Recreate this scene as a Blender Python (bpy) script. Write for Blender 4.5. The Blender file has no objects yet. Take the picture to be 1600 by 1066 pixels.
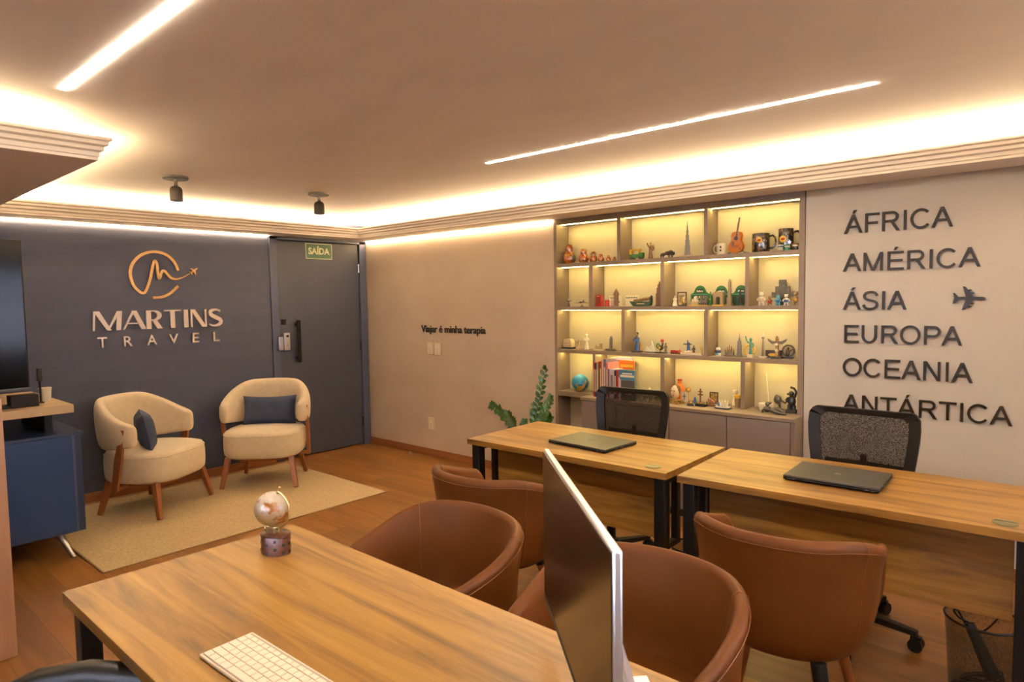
import bpy, math, random
from mathutils import Vector, Matrix
random.seed(7)
PI=math.pi; sc=bpy.context.scene; COL=sc.collection
# ---------------------------------------------------------------- materials
MATS={}
def nmat(name):
    m=bpy.data.materials.new(name); m.use_nodes=True; nt=m.node_tree
    b=nt.nodes['Principled BSDF']; MATS[name]=m; return m,nt,b
def lk(nt,a,b): nt.links.new(a,b)
def mat(name,col,rough=.55,metal=0,spec=None,emit=None,es=0,col2=None,ns=8,bump=0,bs=60,coat=0,sheen=0,alpha=None,stretch=None,lo=.4,hi=.6):
    if name in MATS: return MATS[name]
    m,nt,b=nmat(name)
    b.inputs['Base Color'].default_value=(*col,1); b.inputs['Roughness'].default_value=rough; b.inputs['Metallic'].default_value=metal
    if spec is not None: b.inputs['Specular IOR Level'].default_value=spec
    if coat: b.inputs['Coat Weight'].default_value=coat; b.inputs['Coat Roughness'].default_value=.12
    if sheen: b.inputs['Sheen Weight'].default_value=sheen
    if emit: b.inputs['Emission Color'].default_value=(*emit,1); b.inputs['Emission Strength'].default_value=es
    if alpha is not None: b.inputs['Alpha'].default_value=alpha
    if col2 or bump:
        tc=nt.nodes.new('ShaderNodeTexCoord'); mp=nt.nodes.new('ShaderNodeMapping'); lk(nt,tc.outputs['Object'],mp.inputs[0])
        if stretch: mp.inputs['Scale'].default_value=stretch
    if col2:
        n=nt.nodes.new('ShaderNodeTexNoise'); n.inputs['Scale'].default_value=ns; n.inputs['Detail'].default_value=5
        lk(nt,mp.outputs[0],n.inputs['Vector'])
        r=nt.nodes.new('ShaderNodeValToRGB'); r.color_ramp.elements[0].position=lo; r.color_ramp.elements[1].position=hi
        r.color_ramp.elements[0].color=(*col,1); r.color_ramp.elements[1].color=(*col2,1)
        lk(nt,n.outputs['Fac'],r.inputs[0]); lk(nt,r.outputs[0],b.inputs['Base Color'])
    if bump:
        n2=nt.nodes.new('ShaderNodeTexNoise'); n2.inputs['Scale'].default_value=bs; n2.inputs['Detail'].default_value=3
        lk(nt,mp.outputs[0],n2.inputs['Vector'])
        bp=nt.nodes.new('ShaderNodeBump'); bp.inputs['Strength'].default_value=bump; bp.inputs['Distance'].default_value=.003
        lk(nt,n2.outputs['Fac'],bp.inputs['Height']); lk(nt,bp.outputs[0],b.inputs['Normal'])
    return m
def wood(name,cols,rough=.4,axis='x',sc_=1.0,coat=0,pos=(.3,.5,.62,.78),planks=None):
    m,nt,b=nmat(name); N=nt.nodes
    tc=N.new('ShaderNodeTexCoord'); mp=N.new('ShaderNodeMapping'); lk(nt,tc.outputs['Object'],mp.inputs[0])
    lo,hi=1.1*sc_,13*sc_
    mp.inputs['Scale'].default_value={'x':(lo,hi,hi),'y':(hi,lo,hi),'z':(hi,hi,lo)}[axis]
    vec=mp.outputs[0]
    if planks:
        br=N.new('ShaderNodeTexBrick'); br.offset=.37; br.inputs['Scale'].default_value=1; br.inputs['Brick Width'].default_value=planks[0]
        br.inputs['Row Height'].default_value=planks[1]; br.inputs['Mortar Size'].default_value=.0012; br.inputs['Color1'].default_value=(0,0,0,1)
        br.inputs['Color2'].default_value=(1,1,1,1); br.inputs['Mortar'].default_value=(.5,.5,.5,1); br.inputs['Bias'].default_value=0
        lk(nt,tc.outputs['Object'],br.inputs['Vector'])
        ad=N.new('ShaderNodeVectorMath'); ad.operation='MULTIPLY_ADD'; ad.inputs[1].default_value=(37,37,37)
        lk(nt,br.outputs['Color'],ad.inputs[0]); lk(nt,mp.outputs[0],ad.inputs[2]); vec=ad.outputs[0]
    n=N.new('ShaderNodeTexNoise'); n.inputs['Scale'].default_value=1.0; n.inputs['Detail'].default_value=7; n.inputs['Roughness'].default_value=.62; n.inputs['Distortion'].default_value=.7
    lk(nt,vec,n.inputs['Vector'])
    r=N.new('ShaderNodeValToRGB'); cr=r.color_ramp
    cr.elements[0].position=pos[0]; cr.elements[0].color=(*cols[0],1); cr.elements[1].position=pos[-1]; cr.elements[1].color=(*cols[-1],1)
    for p,c in zip(pos[1:-1],cols[1:-1]): e=cr.elements.new(p); e.color=(*c,1)
    lk(nt,n.outputs['Fac'],r.inputs[0]); out=r.outputs[0]
    if planks:
        mx=N.new('ShaderNodeMix'); mx.data_type='RGBA'; mx.blend_type='MULTIPLY'; mx.inputs[0].default_value=1
        r2=N.new('ShaderNodeValToRGB'); r2.color_ramp.elements[0].color=(.72,.72,.72,1); r2.color_ramp.elements[1].color=(1.05,1.02,1,1)
        lk(nt,br.outputs['Color'],r2.inputs[0]); lk(nt,out,mx.inputs[6]); lk(nt,r2.outputs[0],mx.inputs[7])
        m2=N.new('ShaderNodeMix'); m2.data_type='RGBA'; lk(nt,br.outputs['Fac'],m2.inputs[0]); lk(nt,mx.outputs[2],m2.inputs[6]); m2.inputs[7].default_value=(.09,.045,.02,1); out=m2.outputs[2]
    lk(nt,out,b.inputs['Base Color']); b.inputs['Roughness'].default_value=rough
    if coat: b.inputs['Coat Weight'].default_value=coat; b.inputs['Coat Roughness'].default_value=.2
    return m
def emis(name,col,s):
    m=bpy.data.materials.new(name); m.use_nodes=True; nt=m.node_tree; nt.nodes.clear()
    e=nt.nodes.new('ShaderNodeEmission'); e.inputs[0].default_value=(*col,1); e.inputs[1].default_value=s
    o=nt.nodes.new('ShaderNodeOutputMaterial'); lk(nt,e.outputs[0],o.inputs[0]); MATS[name]=m; return m
def meshmat(name,col,scale,open_,rough=.5):       # woven mesh that lets light through its holes
    m,nt,b=nmat(name); N=nt.nodes; b.inputs['Base Color'].default_value=(*col,1); b.inputs['Roughness'].default_value=rough; b.inputs['Specular IOR Level'].default_value=.15
    tc=N.new('ShaderNodeTexCoord'); v=N.new('ShaderNodeTexVoronoi'); v.inputs['Scale'].default_value=scale; lk(nt,tc.outputs['Object'],v.inputs['Vector'])
    ma=N.new('ShaderNodeMath'); ma.operation='GREATER_THAN'; ma.inputs[1].default_value=open_; lk(nt,v.outputs['Distance'],ma.inputs[0])
    lk(nt,ma.outputs[0],b.inputs['Alpha']); return m
# ---------------------------------------------------------------- mesh builder
class MB:
    def __init__(s): s.v=[]; s.f=[]
    def add(s,vs,fs):
        o=len(s.v); s.v+=[tuple(p) for p in vs]; s.f+=[tuple(i+o for i in q) for q in fs]; return s
    def box(s,x0,x1,y0,y1,z0,z1,M=None):
        vs=[Vector((x,y,z)) for z in (z0,z1) for y in (y0,y1) for x in (x0,x1)]
        if M is not None: vs=[M@p for p in vs]
        return s.add(vs,[(0,2,3,1),(4,5,7,6),(0,1,5,4),(2,6,7,3),(0,4,6,2),(1,3,7,5)])
    def grid(s,rows,wrapu=False,cap=False):
        n=len(rows[0]); vs=[p for r in rows for p in r]; fs=[]
        for i in range(len(rows)-1):
            for j in range(n if wrapu else n-1):
                k=(j+1)%n; fs.append((i*n+j,i*n+k,(i+1)*n+k,(i+1)*n+j))
        if cap: fs.append(tuple(range(n))[::-1]); fs.append(tuple((len(rows)-1)*n+j for j in range(n)))
        return s.add(vs,fs)
    def cyl(s,p0,p1,r0,r1=None,n=12):
        r1=r0 if r1 is None else r1; p0=Vector(p0); p1=Vector(p1); d=(p1-p0).normalized()
        a=d.orthogonal().normalized(); b=d.cross(a)
        return s.grid([[p+(a*math.cos(t)+b*math.sin(t))*r for t in [2*PI*k/n for k in range(n)]] for p,r in ((p0,r0),(p1,r1))],True,True)
    def bar(s,p0,p1,w0,w1,t0=None,t1=None,side=None):   # rectangular tapered bar
        p0=Vector(p0); p1=Vector(p1); d=(p1-p0).normalized(); t0=t0 or w0; t1=t1 or w1
        a=(Vector(side) if side else d.orthogonal()); a=(a-d*a.dot(d)).normalized(); b=d.cross(a)
        return s.grid([[p+a*(sx*w/2)+b*(sy*t/2) for sx,sy in ((-1,-1),(1,-1),(1,1),(-1,1))] for p,w,t in ((p0,w0,t0),(p1,w1,t1))],True,True)
    def lathe(s,prof,c=(0,0,0),n=20,sx=1,sy=1):
        rows=[[(c[0]+r*sx*math.cos(2*PI*k/n),c[1]+r*sy*math.sin(2*PI*k/n),c[2]+z) for k in range(n)] for r,z in prof]
        return s.grid(rows,True,True)
    def ell(s,c,r,n=14,M=None):
        rows=[]
        for i in range(n//2+1):
            ph=-PI/2+PI*i/(n//2); rr=max(math.cos(ph),.02)
            row=[Vector((c[0]+r[0]*rr*math.cos(2*PI*k/n),c[1]+r[1]*rr*math.sin(2*PI*k/n),c[2]+r[2]*math.sin(ph))) for k in range(n)]
            rows.append([M@p for p in row] if M is not None else row)
        return s.grid(rows,True,True)
    def tube(s,pts,r,n=8,closed=False,flat=None):
        P=[Vector(p) for p in pts]; rows=[]; a=None
        for i,p in enumerate(P):
            if closed: d=(P[(i+1)%len(P)]-P[i-1]).normalized()
            else: d=(P[min(i+1,len(P)-1)]-P[max(i-1,0)]).normalized()
            a=d.orthogonal().normalized() if a is None else (a-d*a.dot(d)).normalized()
            b=d.cross(a); ri=r[i] if isinstance(r,(list,tuple)) else r
            rows.append([p+(a*math.cos(2*PI*k/n)+b*math.sin(2*PI*k/n))*ri for k in range(n)])
        if closed: rows.append(rows[0]); return s.grid(rows,True)
        return s.grid(rows,True,True)
    def prism(s,poly,fn,d0,d1):
        n=len(poly); vs=[fn(a,b,d0) for a,b in poly]+[fn(a,b,d1) for a,b in poly]
        fs=[tuple(range(n))[::-1],tuple(range(n,2*n))]+[(i,(i+1)%n,n+(i+1)%n,n+i) for i in range(n)]
        return s.add(vs,fs)
    def build(s,name,m,parent=None,bevel=0,seg=2,sub=0,smooth=True,ang=40,loc=None,rot=None):
        me=bpy.data.meshes.new(name); me.from_pydata(s.v,[],s.f); me.validate(); 
        import bmesh
        bm=bmesh.new(); bm.from_mesh(me); bmesh.ops.recalc_face_normals(bm,faces=bm.faces); bm.to_mesh(me); bm.free()
        if isinstance(m,str): m=MATS[m]
        me.materials.append(m)
        if smooth:
            for p in me.polygons: p.use_smooth=True
            if not sub: me.set_sharp_from_angle(angle=math.radians(ang))
        o=bpy.data.objects.new(name,me); COL.objects.link(o)
        if parent is not None: o.parent=parent
        if bevel:
            b=o.modifiers.new('bevel','BEVEL'); b.width=bevel; b.segments=seg; b.limit_method='ANGLE'; b.angle_limit=math.radians(50)
        if sub:
            q=o.modifiers.new('sub','SUBSURF'); q.levels=sub; q.render_levels=sub
        if loc: o.location=loc
        if rot: o.rotation_euler=rot
        return o
def tag(o,label,cat,group=None,kind=None):
    if label: o['label']=label
    if cat: o['category']=cat
    if group: o['group']=group
    if kind: o['kind']=kind
    return o
def thing(name,label,cat,loc=(0,0,0),rz=0,group=None):
    o=bpy.data.objects.new(name,None); o.empty_display_size=.1; COL.objects.link(o); o.location=loc; o.rotation_euler=(0,0,rz)
    return tag(o,label,cat,group)
def struct(o): o['kind']='structure'; return o
def dup(root,loc,rz,label=None):
    r=root.copy(); COL.objects.link(r); r.location=loc; r.rotation_euler=(0,0,rz)
    if label: r['label']=label
    for ch in list(root.children):
        c=ch.copy(); COL.objects.link(c); c.parent=r
        for g in list(ch.children):
            d=g.copy(); COL.objects.link(d); d.parent=c
    return r
# text: every letter of a word becomes its own mesh
def glyph_mesh(txt,size,ext,bold=0):
    cu=bpy.data.curves.new('t','FONT'); cu.body=txt; cu.size=size; cu.extrude=ext; cu.offset=bold; cu.resolution_u=4
    o=bpy.data.objects.new('t',cu); COL.objects.link(o); bpy.context.view_layer.update()
    dg=bpy.context.evaluated_depsgraph_get(); me=bpy.data.meshes.new_from_object(o.evaluated_get(dg)); 
    xs=[v.co.x for v in me.vertices]; ys=[v.co.y for v in me.vertices]
    bpy.data.objects.remove(o); bpy.data.curves.remove(cu)
    return me,(min(xs) if xs else 0,max(xs) if xs else 0,min(ys) if ys else 0,max(ys) if ys else 0)
def word(parent,txt,width,height,ext,m,bold=0,track=0,plane='B',zoff=0,split=True,pname='letter'):
    """letters stand on the wall: local x to the right, z up; plane 'B' faces -y"""
    _,bb=glyph_mesh(txt,1,ext,bold); _,hb=glyph_mesh('E',1,ext,bold)
    W=bb[1]-bb[0]; H=hb[3]-hb[2]; sx=width/W; sz=height/H; out=[]
    items=[(i,c) for i,c in enumerate(txt) if c!=' '] if split else [(len(txt)-1,txt)]
    for i,c in items:
        me,cb=glyph_mesh(c,1,0,bold)
        if split:
            _,pb=glyph_mesh(txt[:i+1],1,0,bold); dx=pb[1]-cb[1]-bb[0]
            _,p0=glyph_mesh(txt[:i+1],1,0,bold)
        else: dx=-bb[0]
        me2,_=glyph_mesh(c,1,.5,bold)
        for v in me2.vertices:
            x,y,z=v.co; v.co=((x+dx)*sx, -ext if z>0 else 0, (y-hb[2])*sz)
        me2.materials.append(MATS[m]); 
        o=bpy.data.objects.new(pname,me2); COL.objects.link(o); o.parent=parent; out.append(o)
    return out
# ---------------------------------------------------------------- materials list
WARM=(1,.71,.42)
mat('plaster',(.52,.435,.36),.8,col2=(.61,.52,.44),ns=1.6,bump=.15,bs=9,stretch=(1,1,1.4),lo=.3,hi=.7)
mat('white_wall',(.60,.60,.62),.8,col2=(.63,.63,.645),ns=2,bump=.1,bs=14)
mat('ceiling_paint',(.80,.76,.70),.85,col2=(.84,.80,.74),ns=1.5,bump=.12,bs=8,stretch=(1,2.2,1))
mat('cornice_paint',(.88,.84,.80),.7)
mat('navy_wall',(.038,.045,.080),.62,col2=(.043,.051,.089),ns=3,bump=.2,bs=120,stretch=(1,.3,4))
mat('navy_door',(.033,.039,.062),.5,col2=(.038,.044,.068),ns=3,bump=.15,bs=90)
mat('navy_trim',(.048,.062,.115),.5)
wood('floor_wood',[(.18,.075,.018),(.27,.122,.030),(.32,.148,.038),(.36,.172,.05)],.33,'x',.9,planks=(1.25,.19))
wood('desk_wood',[(.14,.070,.020),(.25,.130,.028),(.32,.172,.038),(.40,.23,.056)],.36,'x',1.25,pos=(.34,.46,.54,.70))
wood('baseboard_wood',[(.20,.07,.025),(.34,.14,.055)],.4,'x')
wood('baseboard_wood_y',[(.20,.07,.025),(.34,.14,.055)],.4,'y')
wood('leg_wood',[(.22,.075,.025),(.34,.13,.045)],.4,'z')
wood('panel_wood',[(.36,.20,.13),(.47,.29,.2)],.45,'z')
wood('sideboard_top_wood',[(.5,.36,.2),(.62,.46,.28)],.4,'y')
wood('globe_wood',[(.06,.022,.012),(.16,.06,.03)],.35,'x',3)
mat('taupe',(.215,.165,.125),.5,bump=.05,bs=200); mat('taupe_light',(.56,.50,.36),.55)
mat('taupe_door',(.20,.16,.14),.5); mat('gap_dark',(.02,.018,.016),.8)
mat('leather',(.098,.031,.0045),.52,spec=.22,col2=(.112,.036,.006),ns=5,bump=.25,bs=350); mat('leather_seam',(.17,.065,.016),.5)
mat('cream_fabric',(.74,.64,.50),.9,col2=(.70,.60,.46),ns=30,bump=.35,bs=260,sheen=.3)
mat('navy_fabric',(.022,.034,.080),.85,bump=.3,bs=240)
mat('rug_weave',(.44,.335,.185),.95,col2=(.53,.41,.24),ns=45,bump=.6,bs=160,stretch=(1,2.5,1)); mat('rug_edge',(.25,.15,.07),.9)
mat('black_metal',(.008,.007,.006),.4,spec=.15); mat('black_plastic',(.012,.010,.008),.5,spec=.15); mat('black_leather',(.010,.010,.010),.38,spec=.3,bump=.2,bs=300)
mat('chrome',(.75,.75,.75),.15,1); mat('silver',(.62,.64,.68),.28,.9); mat('steel_leg',(.5,.48,.45),.3,1)
mat('laptop_lid',(.06,.06,.05),.38,.55); mat('laptop_lid_dark',(.035,.033,.028),.45,.3); mat('logo_grey',(.12,.11,.09),.3,.8)
mat('screen_glass',(.010,.007,.005),.18,spec=.5); mat('tv_glass',(.003,.003,.004),.12,spec=.12)
mat('white_plastic',(.78,.75,.70),.4); mat('keyboard_white',(.78,.72,.62),.45); mat('key_gap',(.42,.37,.32),.6)
mat('socket_plastic',(.76,.66,.52),.4); mat('socket_dark',(.42,.33,.24),.5)
mat('gold_letter',(.72,.44,.17),.35,.4); mat('silver_letter',(.88,.80,.78),.4,.1); mat('bronze_letter',(.020,.014,.006),.3,0,spec=.12)
mat('black_letter',(.012,.008,.006),.4)
mat('sign_green',(.025,.10,.045),.5); mat('sign_ink',(.80,.86,.62),.5)
mat('blue_lacquer',(.002,.022,.085),.35,coat=.15); mat('blue_dark',(.008,.016,.05),.35)
mat('leaf',(.02,.07,.012),.3,col2=(.035,.11,.02),ns=14); mat('stem',(.07,.16,.03),.45); mat('pot_grey',(.22,.2,.18),.6); mat('soil',(.03,.02,.012),.95)
mat('grommet',(.20,.19,.10),.35,.4)
meshmat('back_mesh',(.012,.008,.005),620,.36,1); meshmat('bin_mesh',(.03,.027,.02),900,.52,.45)
mat('spot_metal',(.09,.075,.05),.45,.3)
for n,c in dict(gold=(.55,.33,.06),brass=(.45,.3,.1),white=(.75,.70,.6),cream=(.66,.55,.36),beige=(.36,.26,.14),red=(.42,.025,.012),orange=(.62,.17,.02),yellow=(.72,.48,.05),green=(.018,.13,.018),dgreen=(.012,.045,.02),teal=(.05,.25,.2),blue=(.03,.12,.35),sky=(.08,.35,.55),navy=(.012,.02,.06),purple=(.16,.12,.24),lilac=(.48,.42,.5),pink=(.6,.2,.22),brown=(.13,.055,.02),dbrown=(.04,.022,.012),grey=(.15,.13,.10),dgrey=(.07,.065,.055),black=(.012,.011,.01),bronze=(.06,.05,.03),stone=(.30,.23,.13),skin=(.42,.22,.10),wood_=(.15,.07,.025),glassy=(.7,.7,.62)).items():
    mat(n,c,.45 if n not in('gold','brass','bronze') else .35,.6 if n in('gold','brass') else .3 if n=='bronze' else 0)
mat('doll_paint',(.26,.04,.008),.25,col2=(.45,.19,.02),ns=60,coat=.4,lo=.46,hi=.58); mat('doll_dark',(.10,.09,.05),.3,coat=.4)
mat('guitar_top',(.50,.14,.012),.25,coat=.5); mat('mug_print',(.02,.017,.015),.25,col2=(.22,.13,.06),ns=45,lo=.5,hi=.62,coat=.5)
mat('antique_map',(.58,.54,.50),.3,col2=(.36,.15,.02),ns=22,lo=.53,hi=.58,coat=.3); mat('ball_map',(.02,.27,.5),.35,col2=(.6,.38,.07),ns=14,lo=.53,hi=.57)
mat('mosaic',(.20,.05,.04),.5,col2=(.35,.33,.1),ns=110,lo=.42,hi=.58); mat('souvenir_brown',(.14,.05,.02),.5,col2=(.30,.2,.05),ns=90)
mat('aztec',(.05,.045,.03),.5,col2=(.13,.11,.06),ns=70); mat('gold_pattern',(.12,.08,.03),.35,.4,col2=(.6,.4,.1),ns=95)
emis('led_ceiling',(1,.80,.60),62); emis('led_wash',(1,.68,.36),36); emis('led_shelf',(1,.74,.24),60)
# ---------------------------------------------------------------- room shell
ZC=2.14; ZT=2.30; XR=6.75; YB=-5.4
struct(MB().box(-.1,XR+.1,YB-.1,.3,-.1,0).build('floor','floor_wood',smooth=False))
struct(MB().box(-.1,XR+.1,YB-.1,.3,ZT,ZT+.1).build('ceiling','ceiling_paint',smooth=False))
struct(MB().box(-.12,0,YB,-1.09,0,ZT).box(-.12,0,-1.09,0.0,2.135,ZT).box(-.12,-.061,-1.09,0,0,2.135).box(-.061,-.0,-.012,0,0,2.135).build('wall_left','navy_wall',smooth=False))  # includes a slab behind the door, added to block leaking sky light
w=MB().box(0,2.508,0,.25,0,ZT); w.box(2.508,4.44,0,.25,2.16,ZT); struct(w.build('wall_back','plaster',smooth=False))
struct(MB().box(4.44,XR,0,.25,0,ZT).build('wall_back_right','white_wall',smooth=False))
struct(MB().box(2.508,4.44,.19,.25,0,2.16).build('wall_recess','plaster',smooth=False))
struct(MB().box(0,3.0,YB-.12,YB,0,ZT).box(6.3,XR+.12,YB-.12,YB,0,ZT).box(3.0,6.3,YB-.12,YB,0,.9).box(3.0,6.3,YB-.12,YB,2.05,ZT).build('wall_front','white_wall',smooth=False))
WY0,WY1,WZ0,WZ1=-4.3,-1.3,.95,2.02
struct(MB().box(XR,XR+.12,YB,WY0,0,ZT).box(XR,XR+.12,WY1,.25,0,ZT).box(XR,XR+.12,WY0,WY1,0,WZ0).box(XR,XR+.12,WY0,WY1,WZ1,ZT).build('wall_right','white_wall',smooth=False))
# window with frame and horizontal blinds in the upper part
wf=MB()
for a in (WY0,(WY0+WY1)/2-.03,WY1-.05): wf.box(XR+.02,XR+.08,a,a+.05,WZ0,WZ1)
for a in (WZ0,WZ1-.05): wf.box(XR+.02,XR+.08,WY0,WY1,a,a+.05)
win=wf.build('window_1','white_plastic',smooth=False); struct(win)
bl=MB()
for k in range(14):
    z=WZ1-.07-k*.035; bl.box(XR-.02,XR+.01,WY0+.03,WY1-.03,z,z+.003)
struct(bl.build('window_blind','white_plastic',win,smooth=False))
gm,gnt,gb=nmat('window_glass'); gb.inputs['Transmission Weight'].default_value=1; gb.inputs['Roughness'].default_value=0; gb.inputs['IOR'].default_value=1.02; gb.inputs['Base Color'].default_value=(.95,.98,1,1)
struct(MB().box(XR+.045,XR+.05,WY0+.04,WY1-.04,WZ0+.04,WZ1-.04).build('window_pane','window_glass',win,smooth=False))
wf=MB()
for a in (3.0,4.6,6.25): wf.box(a,a+.05,YB-.08,YB-.02,.9,2.05)
for a in (.9,2.0): wf.box(3.0,6.3,YB-.08,YB-.02,a,a+.05)
w2=struct(wf.build('added_fill_window','white_plastic',smooth=False)); struct(MB().box(3.05,6.25,YB-.05,YB-.045,.95,2.0).build('window_pane','window_glass',w2,smooth=False))  # unseen window behind the camera, added to raise the room's ambient daylight
# cornices: stepped lip, hollow behind, carrying the hidden light strip
def cornice(pa,pb,inward,ext0,ext1,name,w=.325):
    """pa->pb along the wall, inward = unit vector into the room; mitred ends via ext"""
    pa=Vector((*pa,0)); pb=Vector((*pb,0)); iv=Vector((*inward,0)); d=(pb-pa).normalized()
    prof=[(0,ZC),(w-.045,ZC),(w-.045,ZC+.012),(w-.04,ZC+.016),(w-.04,ZC+.034),(w-.032,ZC+.036),(w-.026,ZC+.040),(w-.026,ZC+.056),(w-.018,ZC+.059),(w-.012,ZC+.063),(w-.012,ZC+.078),(w-.004,ZC+.080),(w,ZC+.084),(w,ZC+.094),(w-.05,ZC+.094),(w-.05,ZC+.02),(0,ZC+.02)]
    m=MB(); rows=[]
    for base,e in ((pa,ext0),(pb,ext1)):
        rows.append([base+iv*o+d*(o*e)+Vector((0,0,z)) for o,z in prof])
    m.grid(rows,True,True)
    return struct(m.build(name,'cornice_paint',ang=20))
BX,BY=2.545,-3.17      # corner of the lowered ceiling box on the left
cornice((0,BY-.25),(0,0),(1,0),0,-1,'trim_1'); cornice((0,0),(XR,0),(0,-1),1,-1,'trim_2'); cornice((XR,0),(XR,YB),(-1,0),1,-1,'trim_3')
cornice((0,BY-.325),(BX-.325,BY-.325),(0,1),0,1,'trim_4'); cornice((BX-.325,BY-.325),(BX-.325,YB),(1,0),-1,0,'trim_5')
struct(MB().box(0,BX-.3,YB,BY-.3,ZC-.004,ZC+.03).box(0.,BX-.325-.02,YB,BY-.345,ZC+.03,ZT).build('ceiling_box','cornice_paint',smooth=False))
# baseboards
struct(MB().box(0,.014,-3.3,-1.10,0,.07).build('baseboard_left','baseboard_wood_y',smooth=False))
struct(MB().box(.02,2.508,-.014,0,0,.07).box(4.44,XR,-.014,0,0,.07).build('baseboard_back','baseboard_wood',smooth=False))
# ---------------------------------------------------------------- door with its frame
fr=MB().box(-.04,.012,-1.088,-1.012,0,2.135).box(-.04,.012,-.088,-.012,0,2.135).box(-.04,.012,-1.088,-.012,2.108,2.135)
d1=struct(fr.build('door_1','navy_trim',bevel=.003)); 
MB().box(-.05,-.008,-1.006,-.094,.008,2.102).build('door_leaf','navy_door',d1,bevel=.002)
MB().box(-.06,-.051,-1.012,-.088,0,2.108).build('door_gap','gap_dark',d1,smooth=False)
h=MB().box(.035,.055,-.853,-.818,.935,1.345).box(-.008,.04,-.846,-.826,.97,.99).box(-.008,.04,-.846,-.826,1.29,1.31).build('door_handle','black_metal',d1,bevel=.003)
MB().box(-.008,.004,-.985,-.943,1.305,1.355).build('keyhole_plate','black_metal',d1,bevel=.002)
L=MB().box(-.008,.02,-.975,-.915,1.06,1.225).build('door_lock','silver',d1,bevel=.004)
MB().box(.0201,.022,-.955,-.93,1.185,1.205).build('lock_display','black_plastic',L,smooth=False)
MB().cyl((.018,-.945,1.11),(.026,-.945,1.11),.009).build('lock_button','chrome',L)
MB().box(.012,.04,-1.04,-.995,1.065,1.19).build('lock_receiver','silver',d1,bevel=.004)
for z in (.25,1.06,1.86):
    MB().cyl((-.004,-.092,z-.045),(-.004,-.092,z+.045),.007).build('door_hinge','black_metal' if z<1.8 else 'silver',d1)
t=thing('exit_sign','green SAÍDA exit sign with cream letters stuck above the navy door','sign',(-.0079,-.703,1.94),PI/2)
MB().box(0,.296,-.003,0,0,.153).build('sign_border','sign_ink',t,smooth=False)
MB().box(.008,.288,-.0045,-.003,.008,.145).build('sign_face','sign_green',t,smooth=False)
o=word(t,'SAÍDA',.24,.066,.0065,'sign_ink',bold=.035)
for q in o: q.location=(.028,0,.045)
# ---------------------------------------------------------------- light strips
t=thing('ceiling_light_strip','long glowing strip light recessed in the ceiling over the near desk','strip light',(0,0,ZT))
MB().box(2.915,6.2,-3.451,-3.431,-.003,.001).build('diffuser','led_ceiling',t,smooth=False)
t=thing('ceiling_light_strip','thin glowing strip light recessed in the ceiling over the two rear desks','strip light',(0,0,ZT))
MB().box(3.107,5.119,-1.411,-1.393,-.003,.001).build('diffuser','led_ceiling',t,smooth=False)
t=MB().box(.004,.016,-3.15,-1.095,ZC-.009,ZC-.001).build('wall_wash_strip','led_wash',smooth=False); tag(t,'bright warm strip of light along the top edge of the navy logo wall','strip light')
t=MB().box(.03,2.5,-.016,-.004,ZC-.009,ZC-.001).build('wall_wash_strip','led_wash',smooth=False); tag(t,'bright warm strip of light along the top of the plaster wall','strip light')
def area(name,loc,sx,sy,rot,col,watt):
    l=bpy.data.lights.new(name,'AREA'); l.shape='RECTANGLE'; l.size=sx; l.size_y=sy; l.color=col; l.energy=watt
    o=bpy.data.objects.new(name,l); COL.objects.link(o); o.location=loc; o.rotation_euler=rot; return o
CW=80.0; TILT=math.radians(14)
for x,y,L,ang,k in ((0,-1.65,3.0,-PI/2,1),(3.4,0,6.3,PI,1),(XR,-2.75,4.9,PI/2,1),((BX-.2)/2,BY-.325,BX-.3,0,.45),(BX-.325,(YB+BY)/2-.1,1.9,-PI/2,.45)):
    for off,z,tl,pw in ((.10,.04,math.radians(5),.20),(.24,.089,math.radians(72),.6)):
        dx,dy=-math.sin(ang)*off,math.cos(ang)*off
        o=area('cove_strip_light',(x+dx,y+dy,ZC+z),L,.012,(0,0,0),WARM,CW*pw*k*L/3)
        o.rotation_euler=(Matrix.Rotation(ang,4,'Z')@Matrix.Rotation(PI-tl,4,'X')).to_euler()
# daylight: dusk sky through the right window and the added fill window
wd=bpy.data.worlds.new('sky'); sc.world=wd; wd.use_nodes=True
bg=wd.node_tree.nodes['Background']; bg.inputs[0].default_value=(.78,.80,1,1); bg.inputs[1].default_value=5.5
p=area('window_portal',(XR+.15,(WY0+WY1)/2,(WZ0+WZ1)/2),WZ1-WZ0,WY1-WY0,(0,PI/2,0),(1,1,1),1); p.data.cycles.is_portal=True
p=area('window_portal',(4.65,YB-.15,1.475),3.2,1.1,(PI/2,0,0),(1,1,1),1); p.data.cycles.is_portal=True  # portal for the added window behind the camera
# ceiling spots
def spot(x,y,rz,label):
    t=thing('ceiling_spotlight',label,'spotlight',(x,y,ZT),rz,'dark spotlights on the ceiling')
    MB().lathe([(.0,-.001),(.074,-.001),(.074,-.014),(.07,-.018),(0,-.018)],n=28).build('mounting_plate','spot_metal',t)
    MB().cyl((0,0,-.018),(0,0,-.05),.011,.009).ell((0,0,-.053),(.012,.012,.012),10).build('swivel_joint','spot_metal',t)
    MB().lathe([(.0,-.058),(.018,-.06),(.03,-.068),(.036,-.082),(.037,-.15),(.031,-.151),(.03,-.135),(0,-.135)],n=24).build('lamp_head','spot_metal',t)
spot(1.487,-2.49,0,'dark swivel spotlight on the ceiling, left one in front of the logo wall')
spot(1.536,-1.517,.3,'dark swivel spotlight on the ceiling, right one nearest the exit door')
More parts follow.
